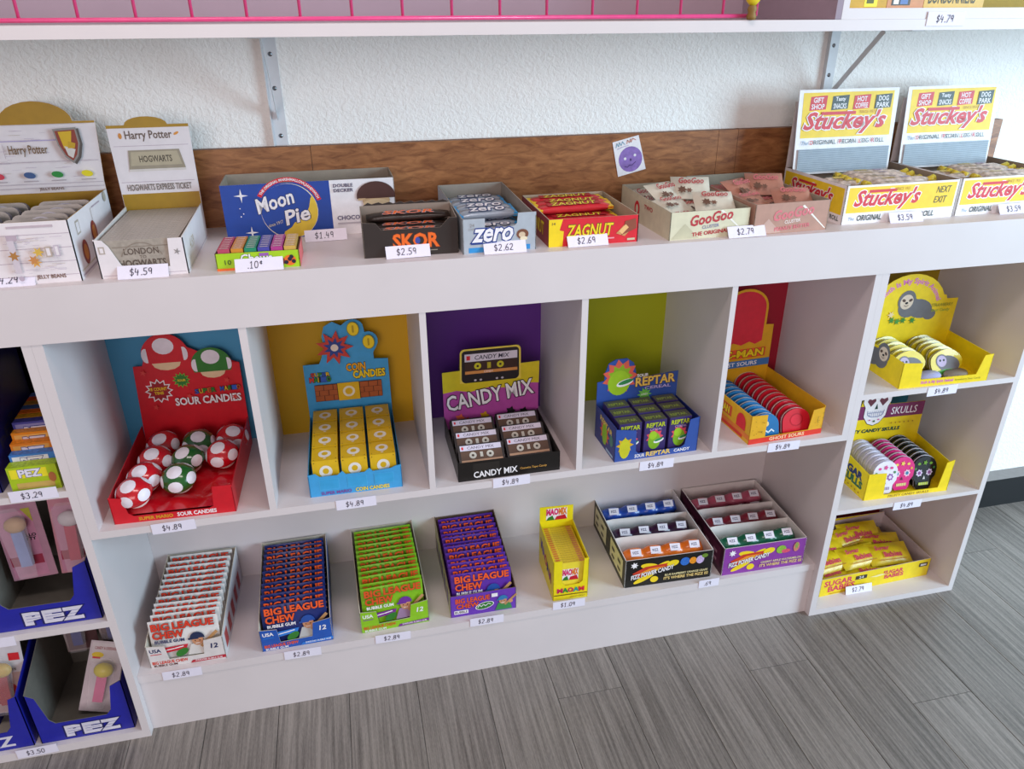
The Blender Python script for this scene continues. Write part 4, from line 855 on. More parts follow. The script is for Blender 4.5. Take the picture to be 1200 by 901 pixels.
t.F.text('Sloth Is My Spirit Animal', .054, .005, .082, .009, mat('#e07ab8'), bold=.03); t.F.text('Strawberry Sour Candy', .140, .006, .066, .006, mat('#8a8a1c'))
sloth(t.L, .070, .038, 1.25, -1); 
sl = t.done()
g = G(); out = seg_arc(.0, .022, .030, .022, -90, 270, 20)
out = [(.040*math.cos(a)*(1+.05*math.cos(3*a)), .030+.030*math.sin(a)*(1+.08*math.sin(2*a))) for a in [2*math.pi*k/22 for k in range(22)]]
g.prism(out, (0, 0, 0), X, Z, .011, mat('#d9c41c', .3, coat=.3), mat('#6a6428', .3), mat('#8a8428', .3)); g.prism([(a*1.03, .030+(b-.030)*1.03) for a, b in out], (0, .004, 0), X, Z, .001, mat('#b8b09c', .3))
F = Face(g, (0, 0, 0)); F.ell(.006, .026, .028, .019, SLG, rot=-.2); F.ell(-.010, .034, .015, .016, SLG); F.ell(-.010, .034, .012, .013, mat('#b8a8c8')); F.ell(-.014, .036, .003, .003, BLACK, 6); F.ell(-.005, .036, .003, .003, BLACK, 6); F.ell(.0, .009, .026, .006, mat('#4a9a3c'))
o0 = None
for c, cn in enumerate(('left', 'right')):
    for i in range(6):
        loc = W(sl, .052+c*.094-(.0 if c else .002), .030+i*.0175, .004+(.006 if c == 0 else .002)); rot = (math.radians(-24), math.radians(4 if i % 2 else -4), sl.rotation_euler.z)
        if o0 is None: o = o0 = g.build('sloth_tin', None, loc, rot)
        else: o = o0.copy(); C.objects.link(o); o.location = loc; o.rotation_euler = rot
        setp(o, 'yellow sloth-printed tin, %s, %s row of the sloth tray' % (nth(i), cn), 'candy tin', 'sloth tins in the yellow tray')
for i, (x, h, lab) in enumerate(((.090, '#b4b8e0', 'pale lilac flat tin lying at the front of the sloth tray'), (.158, '#8f8478', 'grey-brown flat tin lying at the front of the sloth tray'))):
    g = G(); g.lathe([(.0001, 0), (.028, 0), (.030, .003), (.030, .009), (.027, .012), (.0001, .0125)], mat(h, .35), n=20, sx=1, sy=.62)
    setp(g.build('flat_tin', None, W(sl, x, .022, .006), (math.radians(6), math.radians(-4), .1)), lab, 'candy tin')

# --- sugar skull tins (right unit, middle shelf)
w_, d_ = .228, .140
hdr = [(0, 0), (w_, 0), (w_-.002, .178), (0, .178)]
hdr = [(0, 0), (w_, 0), (w_-.001, .180), (.128, .180)]+seg_arc(.090, .216, .038, .040, -10, 190, 12)+[(.048, .180), (0, .180)]
t = Tray('candy_display_tray', 'yellow tray of white, pink and black skull tins against the teal back', 'display tray', 1.650, .024, .3204, -2, w_, d_, .074, .086, SYL, SYL, back=hdr,
         front=[(0, 0), (w_, 0), (w_, .088), (.208, .082), (.200, .012), (.052, .010), (.048, .072), (0, .074)])
B = t.B; B.rect(0, .142, w_-.001, .180, mat('#7c2a5c')); B.text('SKULLS', .136, .150, .072, .020, WH, bold=.01, shear=.05); B.text('SUGAR', .0, .150, .046, .020, WH, bold=.01)
B.text('FRUITY CANDY SKULLS', .010, .104, .160, .009, mat('#1c4a3c'), bold=.05, shear=.1)
sk_ = [(.052, .230), (.052, .190), (.060, .176), (.060, .150), (.074, .130), (.090, .124), (.106, .130), (.120, .150), (.122, .176), (.128, .190), (.128, .230)]+seg_arc(.090, .228, .038, .030, 0, 180, 10)[1:-1]
B.poly([(.090+(a-.090)*1.04, .18+(b-.18)*1.03) for a, b in sk_], BLACK); B.poly(sk_, WH)
for u in (.074, .107): B.poly([(u, .178), (u+.012, .193), (u+.009, .201), (u, .197), (u-.009, .201), (u-.012, .193)], mat('#6a3040'))
B.poly([(.086, .170), (.095, .170), (.0905, .186)], mat('#1c3c34'))
B.line([(.068, .166), (.070, .154), (.082, .148), (.100, .148), (.112, .154), (.114, .166)], .0014, mat('#3a5a9c')); B.line([(.070, .160), (.113, .160)], .001, mat('#3a5a9c'))
for k in range(7): B.line([(.075+k*.0055, .149), (.075+k*.0055, .165)], .0008, mat('#3a5a9c'))
B.ell(.091, .136, .003, .003, mat('#3c6a3c'), 8); B.ell(.078, .140, .003, .002, mat('#d86aa0'), 8); B.ell(.103, .140, .003, .002, mat('#d86aa0'), 8)
for k in range(6): B.burst(.142+k*.012, .126, .0015, .003, 4, mat('#b8861c'))
t.F.text('FRUITY CANDY SKULLS', .066, .002, .110, .0065, mat('#8a5a2c'), bold=.01); t.L.text('SUGAR', .028, .044, .090, .018, mat('#2c3a6c'), bold=.06); t.L.text('SKULLS', .034, .022, .090, .018, mat('#2c6a4c'), bold=.06)
for k in range(8): t.L.burst(.02+k*.014, .010, .002, .003, 4, mat('#b8861c'))
ss = t.done()
def skull_tin(mf, me_, accents):
    g = G()
    out = [(-.014, 0), (.014, 0), (.019, .006), (.020, .018), (.028, .028), (.030, .044)]+seg_arc(0, .044, .030, .028, 0, 180, 12)[1:]+[(-.028, .028), (-.020, .018), (-.019, .006)]
    g.prism(out, (0, 0, 0), X, Z, .013, mf, me_, me_); g.prism([(a*1.03, b*1.015) for a, b in out], (0, .005, 0), X, Z, .0012, mat('#c8c0c8', .25))
    F = Face(g, (0, 0, 0)); a = [mat(x) for x in accents]; 
    for s_ in (-1, 1): F.burst(s_*.012, .036, .006, .0085, 7, a[0]); F.ell(s_*.012, .036, .004, .004, a[1], 10); F.ell(s_*.014, .056, .004, .003, a[2], 8); F.ell(s_*.022, .046, .003, .003, a[3], 8)
    F.poly([(-.003, .022), (.003, .022), (0, .030)], a[4]); F.rect(-.012, .009, .012, .015, a[5]); F.burst(0, .058, .003, .006, 5, a[2])
    for k in range(5): F.rect(-.010+k*.005, .009, -.0094+k*.005, .015, a[4])
    g.v = [(p[0]*1.12, p[1], p[2]*1.2) for p in g.v]
    return g
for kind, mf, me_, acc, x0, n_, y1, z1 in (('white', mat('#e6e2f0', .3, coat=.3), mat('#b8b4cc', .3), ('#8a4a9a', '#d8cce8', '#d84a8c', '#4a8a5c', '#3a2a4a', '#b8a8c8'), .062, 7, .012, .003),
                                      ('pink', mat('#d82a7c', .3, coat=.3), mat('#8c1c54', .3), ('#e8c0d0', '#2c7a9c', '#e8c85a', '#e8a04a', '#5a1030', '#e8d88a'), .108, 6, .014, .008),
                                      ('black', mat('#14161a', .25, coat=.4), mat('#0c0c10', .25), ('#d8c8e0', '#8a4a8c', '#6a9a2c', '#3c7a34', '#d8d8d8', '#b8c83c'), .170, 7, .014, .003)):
    g = skull_tin(mf, me_, acc); o0 = None
    for i in range(n_):
        loc = W(ss, x0, y1+i*.0165, z1+.0005); rot = (math.radians(-10), 0, ss.rotation_euler.z)
        if o0 is None: o = o0 = g.build('skull_tin', None, loc, rot)
        else: o = o0.copy(); C.objects.link(o); o.location = loc
        setp(o, '%s sugar skull candy tin, %s in the %s row' % (kind, nth(i), kind), 'candy tin', 'skull tins in the yellow tray')

# --- yellow caramel packs (right unit, bottom shelf)
w_, d_ = .335, .190
t = Tray('candy_display_tray', 'wide yellow open carton piled with yellow caramel packs on the bottom shelf', 'display tray', 1.598, .040, .0167, 2, w_, d_, .056, .070, mat('#efd21c'), mat('#c9b8b8', .6), back=[(0, 0), (w_, 0), (w_, .076), (0, .090)])
t.B.rect(0, 0, w_, .076, mat('#c9b8b8', .6))
F = t.F; CR = mat('#d8365c')
F.text('SUGAR', .012, .030, .082, .017, CR, bold=.03, rot=.03); F.text('BABIES', .026, .011, .078, .017, CR, bold=.03, rot=.03); F.text('SUGAR', .190, .032, .060, .012, CR, bold=.03); F.text('BABIES', .196, .018, .058, .012, CR, bold=.03); F.rect(.104, .034, .138, .046, mat('#3a2a1c')); F.text('24', .114, .036, .014, .008, WH); F.poly([(.146, .034), (.182, .038), (.20, .034), (.17, .030)], mat('#f2e49c')); F.rect(.300, .034, .326, .046, mat('#3a2a1c')); F.rect(.304, .037, .322, .043, mat('#d8d0c8'))
F.rect(.03, .004, .10, .006, mat('#c88a1c'))
sb = t.done()
g = G(); g.pillow(0, .120, 0, .062, .022, mat('#e8c81a', .3, bump=.3, bscale=60), wrinkle=.0018, seed=8, nx=12, nz=7)
F = Face(g, (0, -.0125, 0), X, Z); F.text('Sugar', .020, .035, .042, .015, CR, bold=.03); F.text('Babies', .040, .018, .050, .014, CR, bold=.03); F.rect(.022, .009, .10, .0115, mat('#c88a1c'))
spots = [(.010, .040, .010, -72, 6), (.110, .035, .010, -76, -8), (.200, .035, .010, -74, 5), (.012, .100, .012, -70, -6), (.112, .100, .012, -72, 8), (.202, .100, .012, -75, -4), (.020, .150, .010, -70, 0), (.115, .155, .010, -72, 4), (.200, .150, .012, -70, -6),
         (.020, .060, .030, -66, 8), (.110, .058, .032, -64, 4), (.190, .055, .032, -62, -10), (.030, .115, .034, -60, -10), (.125, .120, .038, -56, 14), (.195, .110, .034, -66, -22), (.160, .138, .044, -58, -6)]
o0 = None
ps = ['left', 'middle', 'right']
for i, (a, b, c, rx, rz) in enumerate(spots):
    loc = W(sb, a-.006, b-.02, c-.004+.004); rot = (math.radians(rx), 0, sb.rotation_euler.z+math.radians(rz*.6))
    if o0 is None: o = o0 = g.build('caramel_pack', None, loc, rot)
    else: o = o0.copy(); C.objects.link(o); o.location = loc; o.rotation_euler = rot
    lab = ('yellow caramel pack, bottom layer, %s row, %s' % (['front', 'middle', 'back'][i//3], ps[i % 3])) if i < 9 else ('yellow caramel pack lying on the pile, %s row, %s' % (['front', 'back'][(i-9)//3], ps[(i-9) % 3])) if i < 15 else 'yellow caramel pack topmost at the back of the pile'
    setp(o, lab+' of the carton', 'candy pack', 'caramel packs in the yellow carton')

# ================================================================ open low shelf
LZ = 0.1553
ORR = mat('#e8441c', .4)
def batter(F, u, v, s_, cap_c, jersey, skin='#c98f6a'):
    F.poly([(u-.020*s_, v-.030*s_), (u+.024*s_, v-.030*s_), (u+.018*s_, v-.008*s_), (u-.012*s_, v-.008*s_)], jersey)
    F.line([(u+.006*s_, v-.014*s_), (u+.034*s_, v+.012*s_)], .006*s_, mat('#b88a5a')); F.ell(u+.020*s_, v-.006*s_, .006*s_, .006*s_, mat(skin), 10)
    F.ell(u, v, .010*s_, .012*s_, mat(skin), 14); F.poly(seg_arc(u, v+.003*s_, .013*s_, .013*s_, 0, 180, 10), cap_c); F.rect(u-.016*s_, v+.001*s_, u+.002*s_, v+.0045*s_, cap_c)
    F.ell(u-.004*s_, v-.002*s_, .0012*s_, .0012*s_, BLACK, 6); F.ell(u+.004*s_, v-.002*s_, .0012*s_, .0012*s_, BLACK, 6); F.rect(u-.004*s_, v-.008*s_, u+.004*s_, v-.0065*s_, mat('#f0e8e0'))
def gum(x, y, ang, w_, nm, base, base2, lab, cap_c, jersey, title, accent, full=False, outl=BLACK, n=12, boxc=None):
    d_ = .255
    fr = [(0, 0), (w_, 0), (w_, .062), (w_-.038, .056), (w_-.042, .020), (.040, .018), (.036, .054), (0, .058)] if not full else None
    t = Tray('gum_display_box', lab, 'display box', x, y, LZ, ang, w_, d_, .060, .096, base2, CARD if not full else mat('#7a6450'), front=fr, ml=boxc or base2, side=[(0, 0), (d_, 0), (d_, .098), (.02, .066), (0, .060)])
    F = t.F
    if full:
        F.text('BIG LEAGUE', .012, .038, .078, .013, title, bold=.03, out=(outl, .06)); F.text('CHEW', .014, .023, .050, .012, title, bold=.03, out=(outl, .06)); F.rect(.008, .008, .040, .018, WH); F.text('BUBBLE', .010, .010, .028, .006, outl, bold=.02)
        F.ell(.078, .022, .022, .010, WH, rot=.2); F.ell(.078, .022, .020, .0085, GN, rot=.2); F.line([(.062, .019), (.066, .026), (.070, .020), (.075, .026), (.080, .021), (.086, .027), (.092, .024)], .0018, WH); batter(F, .120, .030, .9, mat('#2f7ab0'), mat('#3a8a4a')); F.rect(.094, .044, .108, .054, WH)
    else:
        F.text('USA', .006, .040, .022, .009, mat('#1c2a5e') if nm == 'white' else WH, bold=.03); F.rect(.006, .034, .028, .036, accent)
        F.text('12', w_-.026, .034, .014, .012, mat('#1c2a5e') if nm == 'white' else WH, bold=.03, shear=.15)
        F.text('BIG LEAGUE CHEW', .006, .0085, .070, .0075, title, bold=.03); F.text('BUBBLE GUM', .008, .0015, .046, .0055, outl if nm == 'white' else WH, bold=.02)
        F.poly([(.080, .001), (w_, .004), (w_, .012), (.085, .008)], mat('#b81c30') if nm == 'white' else accent); F.text('SHREDDED BUBBLE GUM', .090, .0045, .054, .004, WH, bold=.01)
    for k in range(5): t.R.rect(.02+k*.045, .01, .045+k*.045, .05, mat('#b83a3a') if nm == 'white' else base); t.L.rect(.02+k*.045, .01, .045+k*.045, .05, base)
    e = t.done()
    g = G(); pwid = w_-.014; g.pillow(0, pwid, 0, .097, .014, base, wrinkle=.0007, seed=len(nm), nx=10, nz=7); F = Face(g, (0, -.0082, 0))
    F.text('BIG', .008, .0785, .034, .0155, title, bold=.035, out=(outl, .06)); F.text('LEAGUE', .050, .079, .080, .0155, title, bold=.035, out=(outl, .06)); F.text('CHEW', .008, .059, .060, .016, title, bold=.035, out=(outl, .06))
    F.text('BUBBLE GUM', .010, .048, .058, .007, mat('#1c2a5e') if nm == 'white' else WH, bold=.03); F.poly([(.010, .022), (.070, .030), (.074, .040), (.014, .036)], accent); F.line([(.018, .029), (.030, .031), (.046, .033), (.064, .036)], .0022, WH)
    F.ell(.060, .022, .014, .008, GN, rot=.5); batter(F, .094, .048, 1.15, cap_c, jersey)
    o0 = None
    for i in range(n):
        loc = W(e, .007, .0105+i*.0195, .0018); rot = (math.radians(-9+random.uniform(-2.5, 2)), 0, e.rotation_euler.z+random.uniform(-.015, .015))
        if o0 is None: o = o0 = g.build('gum_pouch', None, loc, rot)
        else: o = o0.copy(); C.objects.link(o); o.location = loc; o.rotation_euler = rot
        o.location.z += random.uniform(0, .004)
        setp(o, '%s shredded gum pouch with red-orange lettering, %s of its box' % (nm, nth(i)), 'gum pouch', nm+' gum pouches')
RT2 = mat('#d83a22', .4)
gum(.006, .034, -2.2, .152, 'white', mat('#dedbd8', .4), mat('#dcd6d4', .5), 'white open box of gum pouches, leftmost on the low shelf', mat('#1c2a4e'), mat('#d8d4d0'), RT2, mat('#c81e30'), outl=mat('#5a1410'), n=12)
gum(.231, .028, 1.0, .149, 'navy', mat('#1c2a6a', .35), mat('#2156b0', .45), 'blue open box of navy gum pouches on the low shelf', mat('#1c4a9c'), mat('#b8b8b8'), mat('#ee5a24', .4), mat('#2c78d0'), outl=mat('#2a0e14'))
gum(.441, .034, 1.5, .150, 'lime green', mat('#7fb51c', .35), mat('#8cc41e', .45), 'lime green open box of gum pouches on the low shelf', mat('#6a2d94'), mat('#9a7a9c'), mat('#d8501e', .4), mat('#7a2a8c'), outl=mat('#7a5a18'))
gum(.640, .036, -.2, .151, 'purple', mat('#5a2a9c', .35), mat('#6a38b0', .45), 'purple open box of gum pouches on the low shelf', mat('#1c4a9c'), mat('#3a7a4a'), mat('#ee5a24', .4), mat('#8a4ac0'), full=True, outl=mat('#2a0e34'), boxc=mat('#c8b89c'))

# --- yellow chew bar box
YB = mat('#f0dc14', .42)
w_, d_ = .083, .146
hdr = [(0, 0), (w_, 0), (w_, .160), (0, .162)]
t = Tray('chew_bar_box', 'small tall yellow box of chewy fruit bars with a colourful header', 'display box', .879, .036, LZ, -2, w_, d_, .112, .118, YB, YB, back=hdr,
         front=[(0, 0), (w_, 0), (w_, .114), (.072, .113), (.070, .050), (.062, .042), (.028, .040), (.020, .050), (.020, .112), (0, .112)])
def maoam(F, u, v, w, h):
    F.rect(u, v, u+w, v+h, WH)
    F.text('MAO', u+.001, v+h*.45, w*.55, h*.5, mat('#d81e6a'), bold=.06); F.text('MIX', u+w*.6, v+h*.45, w*.36, h*.5, mat('#e87a1c'), bold=.06)
    F.poly([(u, v), (u+w*.4, v), (u+w*.3, v+h*.4), (u+w*.1, v+h*.25)], GN); F.poly([(u+w*.4, v), (u+w, v), (u+w*.9, v+h*.4), (u+w*.5, v+h*.3)], mat('#c8142c'))
maoam(t.B, .016, .122, .052, .034); maoam(t.F, .0, .0, .0001, .0001)
for k, (ch, c) in enumerate(zip('MAOAM', ['#c8145a', '#2c8a3c', '#c8145a', '#1c9a8c', '#d81e3c'])): t.F.text(ch, .010+k*.0128, .022, .012, .012, mat(c), bold=.05)
t.F.rect(.002, .014, w_-.002, .0165, mat('#6a4a10')); t.F.text('CHEWY CANDY', .040, .006, .038, .004, mat('#8a5a1c'))
for k, (ch, c) in enumerate(zip('MAOAM', ['#4a3a9c', '#7a5ab0', '#c8345a', '#3a3a7c', '#a02c6a'])): t.L.text(ch, .018+k*.022, .060-k*.006, .020, .026, mat(c), bold=.05, shear=-.2)
yb = t.done()
g = G(); g.box(0, .074, 0, .0072, 0, .100, mat('#efd93a', .35), top=mat('#e8c83a', .3, var=.2, scale=250)); F = Face(g, (0, 0, .1), X, Y)
F.rect(.004, .001, .014, .006, mat('#e07a3c')); F.rect(.058, .001, .070, .006, mat('#e0905c')); F.rect(.020, .0025, .052, .0032, mat('#b8941c')); F = Face(g, (0, 0, 0)); maoam(F, .018, .050, .038, .032)
o0 = None
for i in range(17):
    loc = W(yb, .0045, .006+i*.008, .002)
    if o0 is None: o = o0 = g.build('chew_bar', None, loc, yb.rotation_euler)
    else: o = o0.copy(); C.objects.link(o); o.location = loc
    setp(o, 'flat yellow chew bar, %s in the tall yellow box' % nth(i), 'candy bar', 'chew bars in the tall yellow box')

# --- fizz strips trays
def fizz(x, y, ang, w_, d_, base, side_m, lab, strips, fruit, desc, tn):
    t = Tray('fizz_candy_tray', lab, 'display tray', x, y, LZ, ang, w_, d_, .080, .080, base, CARDW, ml=side_m, t=.002)
    F = t.F
    F.ell(.082, .050, .030, .007, YL, rot=.5); F.ell(.060, .057, .022, .008, YL, rot=-.15); F.ell(.048, .022, .028, .007, YL, rot=.45); F.ell(.074, .016, .010, .009, YL)
    F.poly([(.018, .040), (.050, .056), (.120, .060), (.128, .052), (.070, .044), (.034, .026)], mat('#c83a1c')); F.poly([(.026, .034), (.060, .050), (.100, .052), (.060, .040)], mat('#f0901c')); F.ell(.118, .057, .015, .009, YL, rot=.2)
    F.burst(.022, .064, .005, .010, 7, WH); F.text('FIZZ POWER CANDY', .016, .022, .108, .012, WH, bold=.03, shear=.3, rot=.18, out=(BLACK, .06))
    for (u, v, a, b, c) in fruit: F.ell(u, v, a, b, mat(c, .4, var=.25, scale=400))
    F.text(desc, .100, .022, .108, .006, mat('#e8d8a0'), bold=.02); F.text("IT'S WHERE THE FIZZ IS!", .098, .011, .112, .008, mat('#e8c87a'), bold=.03)
    for k in range(2): t.L.rect(.02+k*.13, .014, .115+k*.13, .068, mat('#d8d0b0') if tn == 'black' else mat('#6a2a4a')); 
    for k in range(10): t.L.rect(.03+(k % 5)*.045, .022+(k//5)*.022, .05+(k % 5)*.045, .030+(k//5)*.022, mat('#4a4438') if tn == 'black' else mat('#c890a8'))
    for yy in (.088, .162):
        g = G(); g.prism([(.002, .002), (w_-.002, .002), (w_-.002, .076), (.02, .080), (.002, .078)], (0, yy, 0), X, Z, .0015, CARDW); g.build('divider', t.e)
    e = t.done()
    for k, (h, nm, yc) in enumerate(strips):
        m_ = mat(h, .28, var=.1, coat=.3); g = G(); n = 16; L_ = w_-.02; rnd = random.Random(k+3); vs = []
        for i in range(n+1):
            a = i/n; b = abs(math.sin(a*math.pi*4))**.7; th = .003+.012*b; wd = .014+.005*b
            for j in range(8):
                q = 2*math.pi*j/8; vs.append((a*L_, math.cos(q)*wd+rnd.uniform(-.0008, .0008), math.sin(q)*th+.012+rnd.uniform(-.0008, .0008)))
        g.add(vs, [(i*8+j, i*8+(j+1) % 8, (i+1)*8+(j+1) % 8, (i+1)*8+j) for i in range(n) for j in range(8)]+[tuple(range(8))[::-1], tuple(n*8+j for j in range(8))], m_, True)
        F = Face(g, (0, -.010, .0272), X, Y)
        for i in range(4): u = L_*(i+.5)/4; F.poly([(u-.013, .002), (u+.012, .0), (u+.015, .018), (u-.011, .020)], mat('#e8e4ee')); F.text('FIZZ', u-.007, .007, .014, .006, mat('#2a2a5a'), bold=.02)
        o0 = None
        for i, (dx, dy, dz, rx, rz) in enumerate(((0, -.014, 0, 20, 0), (.002, .014, .002, -10, 1), (.0, -.012, .024, 28, -1.5), (.003, .014, .030, 12, 3), (0, -.001, .050, 38, 4))):
            loc = W(e, .009+dx, yc+dy, .003+dz); rot = (math.radians(rx*.8), math.radians(random.uniform(-1, 1)), e.rotation_euler.z+math.radians(rz*.5))
            if o0 is None: o = o0 = g.build('candy_strip', None, loc, rot)
            else: o = o0.copy(); C.objects.link(o); o.location = loc; o.rotation_euler = rot
            setp(o, '%s strip of fizzy candies, %s in the %s compartment of the %s tray' % (nm, ['bottom front', 'bottom back', 'upper front', 'upper back', 'topmost'][i], ['front', 'middle', 'back'][k], tn), 'candy strip', nm+' strips in the '+tn+' tray')
fizz(1.055, .040, -2, .219, .262, mat('#14120f', .45), mat('#3a3830', .5), 'black three-compartment tray of blue, purple and orange candy strips', (('#f07a1c', 'orange', .043), ('#3c1040', 'dark purple', .125), ('#1c4fb8', 'blue', .212)),
     ((.148, .058, .012, .012, '#2c6ac0'), (.168, .058, .009, .010, '#e8901c'), (.186, .058, .010, .012, '#c8b0d8'), (.197, .068, .008, .006, '#6a8a2c')), 'BLUE RASPBERRY ORANGE GRAPE', 'black')
fizz(1.300, .028, -1.2, .216, .262, mat('#8a3a9c', .45), mat('#4a1c34', .5), 'violet three-compartment tray of pink, red and green candy strips', (('#0f6a4c', 'green', .043), ('#8f1c34', 'dark red', .125), ('#b8506a', 'pink', .212)),
     ((.150, .056, .013, .012, '#8ab43c'), (.163, .050, .012, .006, '#d8506a'), (.190, .058, .008, .014, '#c87a6a'), (.190, .062, .004, .009, '#8aa04a')), 'CHERRY APPLE WATERMELON', 'violet')

# ================================================================ left unit: candy dispensers
PZB = mat('#20249a', .4); PLA = None
def clear(h='#e8e4ea', a=.10): return mat(h, .06, var=0, alpha=a, coat=1)
def dispenser_box(x, z, w_, d_, hf, wb, lab, x0c, x1c):
    fr = [(0, 0), (w_, 0), (w_, hf)]+[(x1c+.012, hf-.012), (x1c, wb+.012), (x1c-.010, wb), (x0c+.010, wb), (x0c, wb+.012), (x0c-.012, hf-.012)]+[(0, hf)]
    t = Tray('dispenser_box', lab, 'display box', x, .012, z, 0, w_, d_, hf, hf+.075, PZB, mat('#6f6a62', .7), front=fr)
    F = t.F
    for k, ch in enumerate('PEZ'): F.text(ch, .055+k*.034, .010, .028, .026, mat('#d8d4e0'), bold=.07, out=(mat('#14165c'), .12))
    for k, ch in enumerate('PEZ'):
        for j in range(3): F.rect(.055+k*.034, .016+j*.007, .083+k*.034, .0166+j*.007, PZB)
    return t
# blister cards
def blister(name, lab, loc, rot, card_w, card_h, card_m, art, head_m, body_m, grp=None):
    e = thing(name, lab, 'candy dispenser', loc, 0, grp); e.rotation_euler = rot
    g = G(); g.prism([(0, 0), (card_w, 0), (card_w, card_h), (0, card_h)], (0, 0, 0), X, Z, .0012, card_m, CARDW, CARDW); art(Face(g, (0, 0, 0))); g.build('card', e)
    cx = card_w*.5
    g = G(); g.ell((cx, -.014, card_h*.62), (.020, .012, .016), head_m); g.build('head', e)
    g = G(); g.box(cx-.010, cx+.010, -.019, -.009, card_h*.18, card_h*.55, body_m); g.build('stem', e)
    g = G(); g.prism([(cx-.016, .015), (cx+.016, .015), (cx+.022, card_h*.45), (cx+.026, card_h*.72), (cx+.014, card_h*.82), (cx-.014, card_h*.82), (cx-.026, card_h*.72), (cx-.022, card_h*.45)], (0, -.026, 0), X, Z, -.0008, clear()); g.build('bubble', e)
    return e
t = dispenser_box(-.228, .3256, .185, .230, .140, .052, 'deep blue dispenser box with white capitals on the middle shelf of the left unit', .022, .148); mid = t.done()
def art_pink(F): F.rect(.004, .004, .066, .146, mat('#c98aa8')); F.text('HELLO', .034, .090, .030, .006, BLACK, bold=.05); F.text('KITTY', .036, .082, .026, .006, BLACK, bold=.05); F.poly([(.05, .15), (.066, .15), (.066, .12)], mat('#b8b83c')); F.rect(.006, .03, .064, .05, mat('#a02c4a'))
blister('dispenser_pack', 'pink blister card with a tan round-headed dispenser in the middle blue box', W(mid, .020, .075, .060), (math.radians(-8), math.radians(-3), 0), .080, .200, mat('#b88aa0'), art_pink, mat('#c9a070'), mat('#8a98c8'))
blister('dispenser_pack', 'pink blister card with a white round-headed dispenser in the middle blue box', W(mid, .104, .080, .060), (math.radians(-8), math.radians(2), 0), .074, .200, mat('#c98a9a'), art_pink, mat('#e0dce0'), mat('#c83c5a'))
t = dispenser_box(-.229, .0208, .181, .225, .138, .050, 'deep blue dispenser box, right of two on the bottom shelf of the left unit', .028, .146); dr = t.done()
t = dispenser_box(-.425+.001, .0208, .181, .225, .138, .050, 'deep blue dispenser box cut off by the left edge on the bottom shelf', .028, .150); t.e.scale = (1, 1, 1)
t.e.location.x = -.3325; 
# the left one is narrower: only its right end stands in the bay
dl = t.e
for gg, nm in ():
    pass
t.fg = G(); t.fg.prism([(0, 0), (.090, 0), (.090, .140), (.074, .134), (.060, .060), (.050, .048), (0, .048)], (0, 0, 0), X, Z, .0016, PZB, PZB, PZB); F = Face(t.fg, (0, 0, 0))
F.text('Z', .030, .010, .026, .026, mat('#d8d4e0'), bold=.03); F.text('E', .000, .010, .026, .026, mat('#d8d4e0'), bold=.03)
t.rg = G(); t.rg.prism([(0, 0), (.225, 0), (.225, .215), (0, .140)], (.090, 0, 0), Y, Z, .0016, PZB, PZB, PZB)
t.bg = G(); t.bg.prism([(0, 0), (.090, 0), (.090, .215), (0, .215)], (0, .2234, 0), X, Z, .0016, mat('#6f6a62', .7)); t.lg = G(); t.lg.prism([(0, 0), (.225, 0), (.225, .140), (0, .215)], (0, .225, 0), (0, -1, 0), Z, .0016, PZB)
for ch in list(dl.children): bpy.data.objects.remove(ch)
g = G(); g.box(.0016, .0884, .0016, .2234, 0, .0016, CARD); g.build('base', dl); t.done()
def art_y(F): F.rect(.004, .105, .066, .146, mat('#e0d8dc')); F.text('CANDY & DISPENSER', .010, .132, .045, .006, mat('#a02c3a'), bold=.02); F.rect(.056, .128, .068, .144, RED); F.ell(.018, .120, .012, .006, YL); F.rect(.008, .112, .024, .116, RED)
blister('dispenser_pack', 'blister card with a yellow-headed pink dispenser leaning in the right bottom blue box', W(dr, .060, .055, .020), (math.radians(-28), math.radians(14), math.radians(-6)), .076, .150, mat('#d8ccd4'), art_y, mat('#f0e020', .3), mat('#d84a8c', .3))
def art_r(F): F.rect(.004, .004, .066, .140, mat('#5a3a3c')); F.ell(.02, .10, .012, .01, GRN); F.ell(.05, .12, .012, .012, mat('#3a6a2c'))
blister('dispenser_pack', 'dark blister card with a red-headed dispenser at the back of the right bottom box', W(dr, .034, .150, .100), (math.radians(-6), 0, 0), .064, .150, mat('#8a7a78'), art_r, mat('#c8282c', .3), mat('#2a3a8c'))
blister('dispenser_pack', 'dark blister card with a green-headed dispenser at the back of the right bottom box', W(dr, .104, .152, .100), (math.radians(-6), 0, 0), .064, .150, mat('#8a7a78'), art_r, mat('#2f7a34', .3), mat('#2a3a8c'))
def art_w(F): F.rect(.002, .002, .068, .100, mat('#c8aaa0')); F.ell(.03, .05, .028, .030, mat('#b02a24')); F.ell(.03, .05, .018, .016, mat('#c8a03c')); F.rect(.05, .13, .070, .148, RED); F.text('FRUITS', .03, .105, .03, .005, mat('#4a5a3c'))
blister('dispenser_pack', 'white blister card with a red picture in the leftmost bottom blue box', W(dl, .004, .060, .045), (math.radians(-6), math.radians(4), 0), .076, .190, mat('#d8d0d4'), art_w, mat('#c8a03c'), mat('#b02a24'))
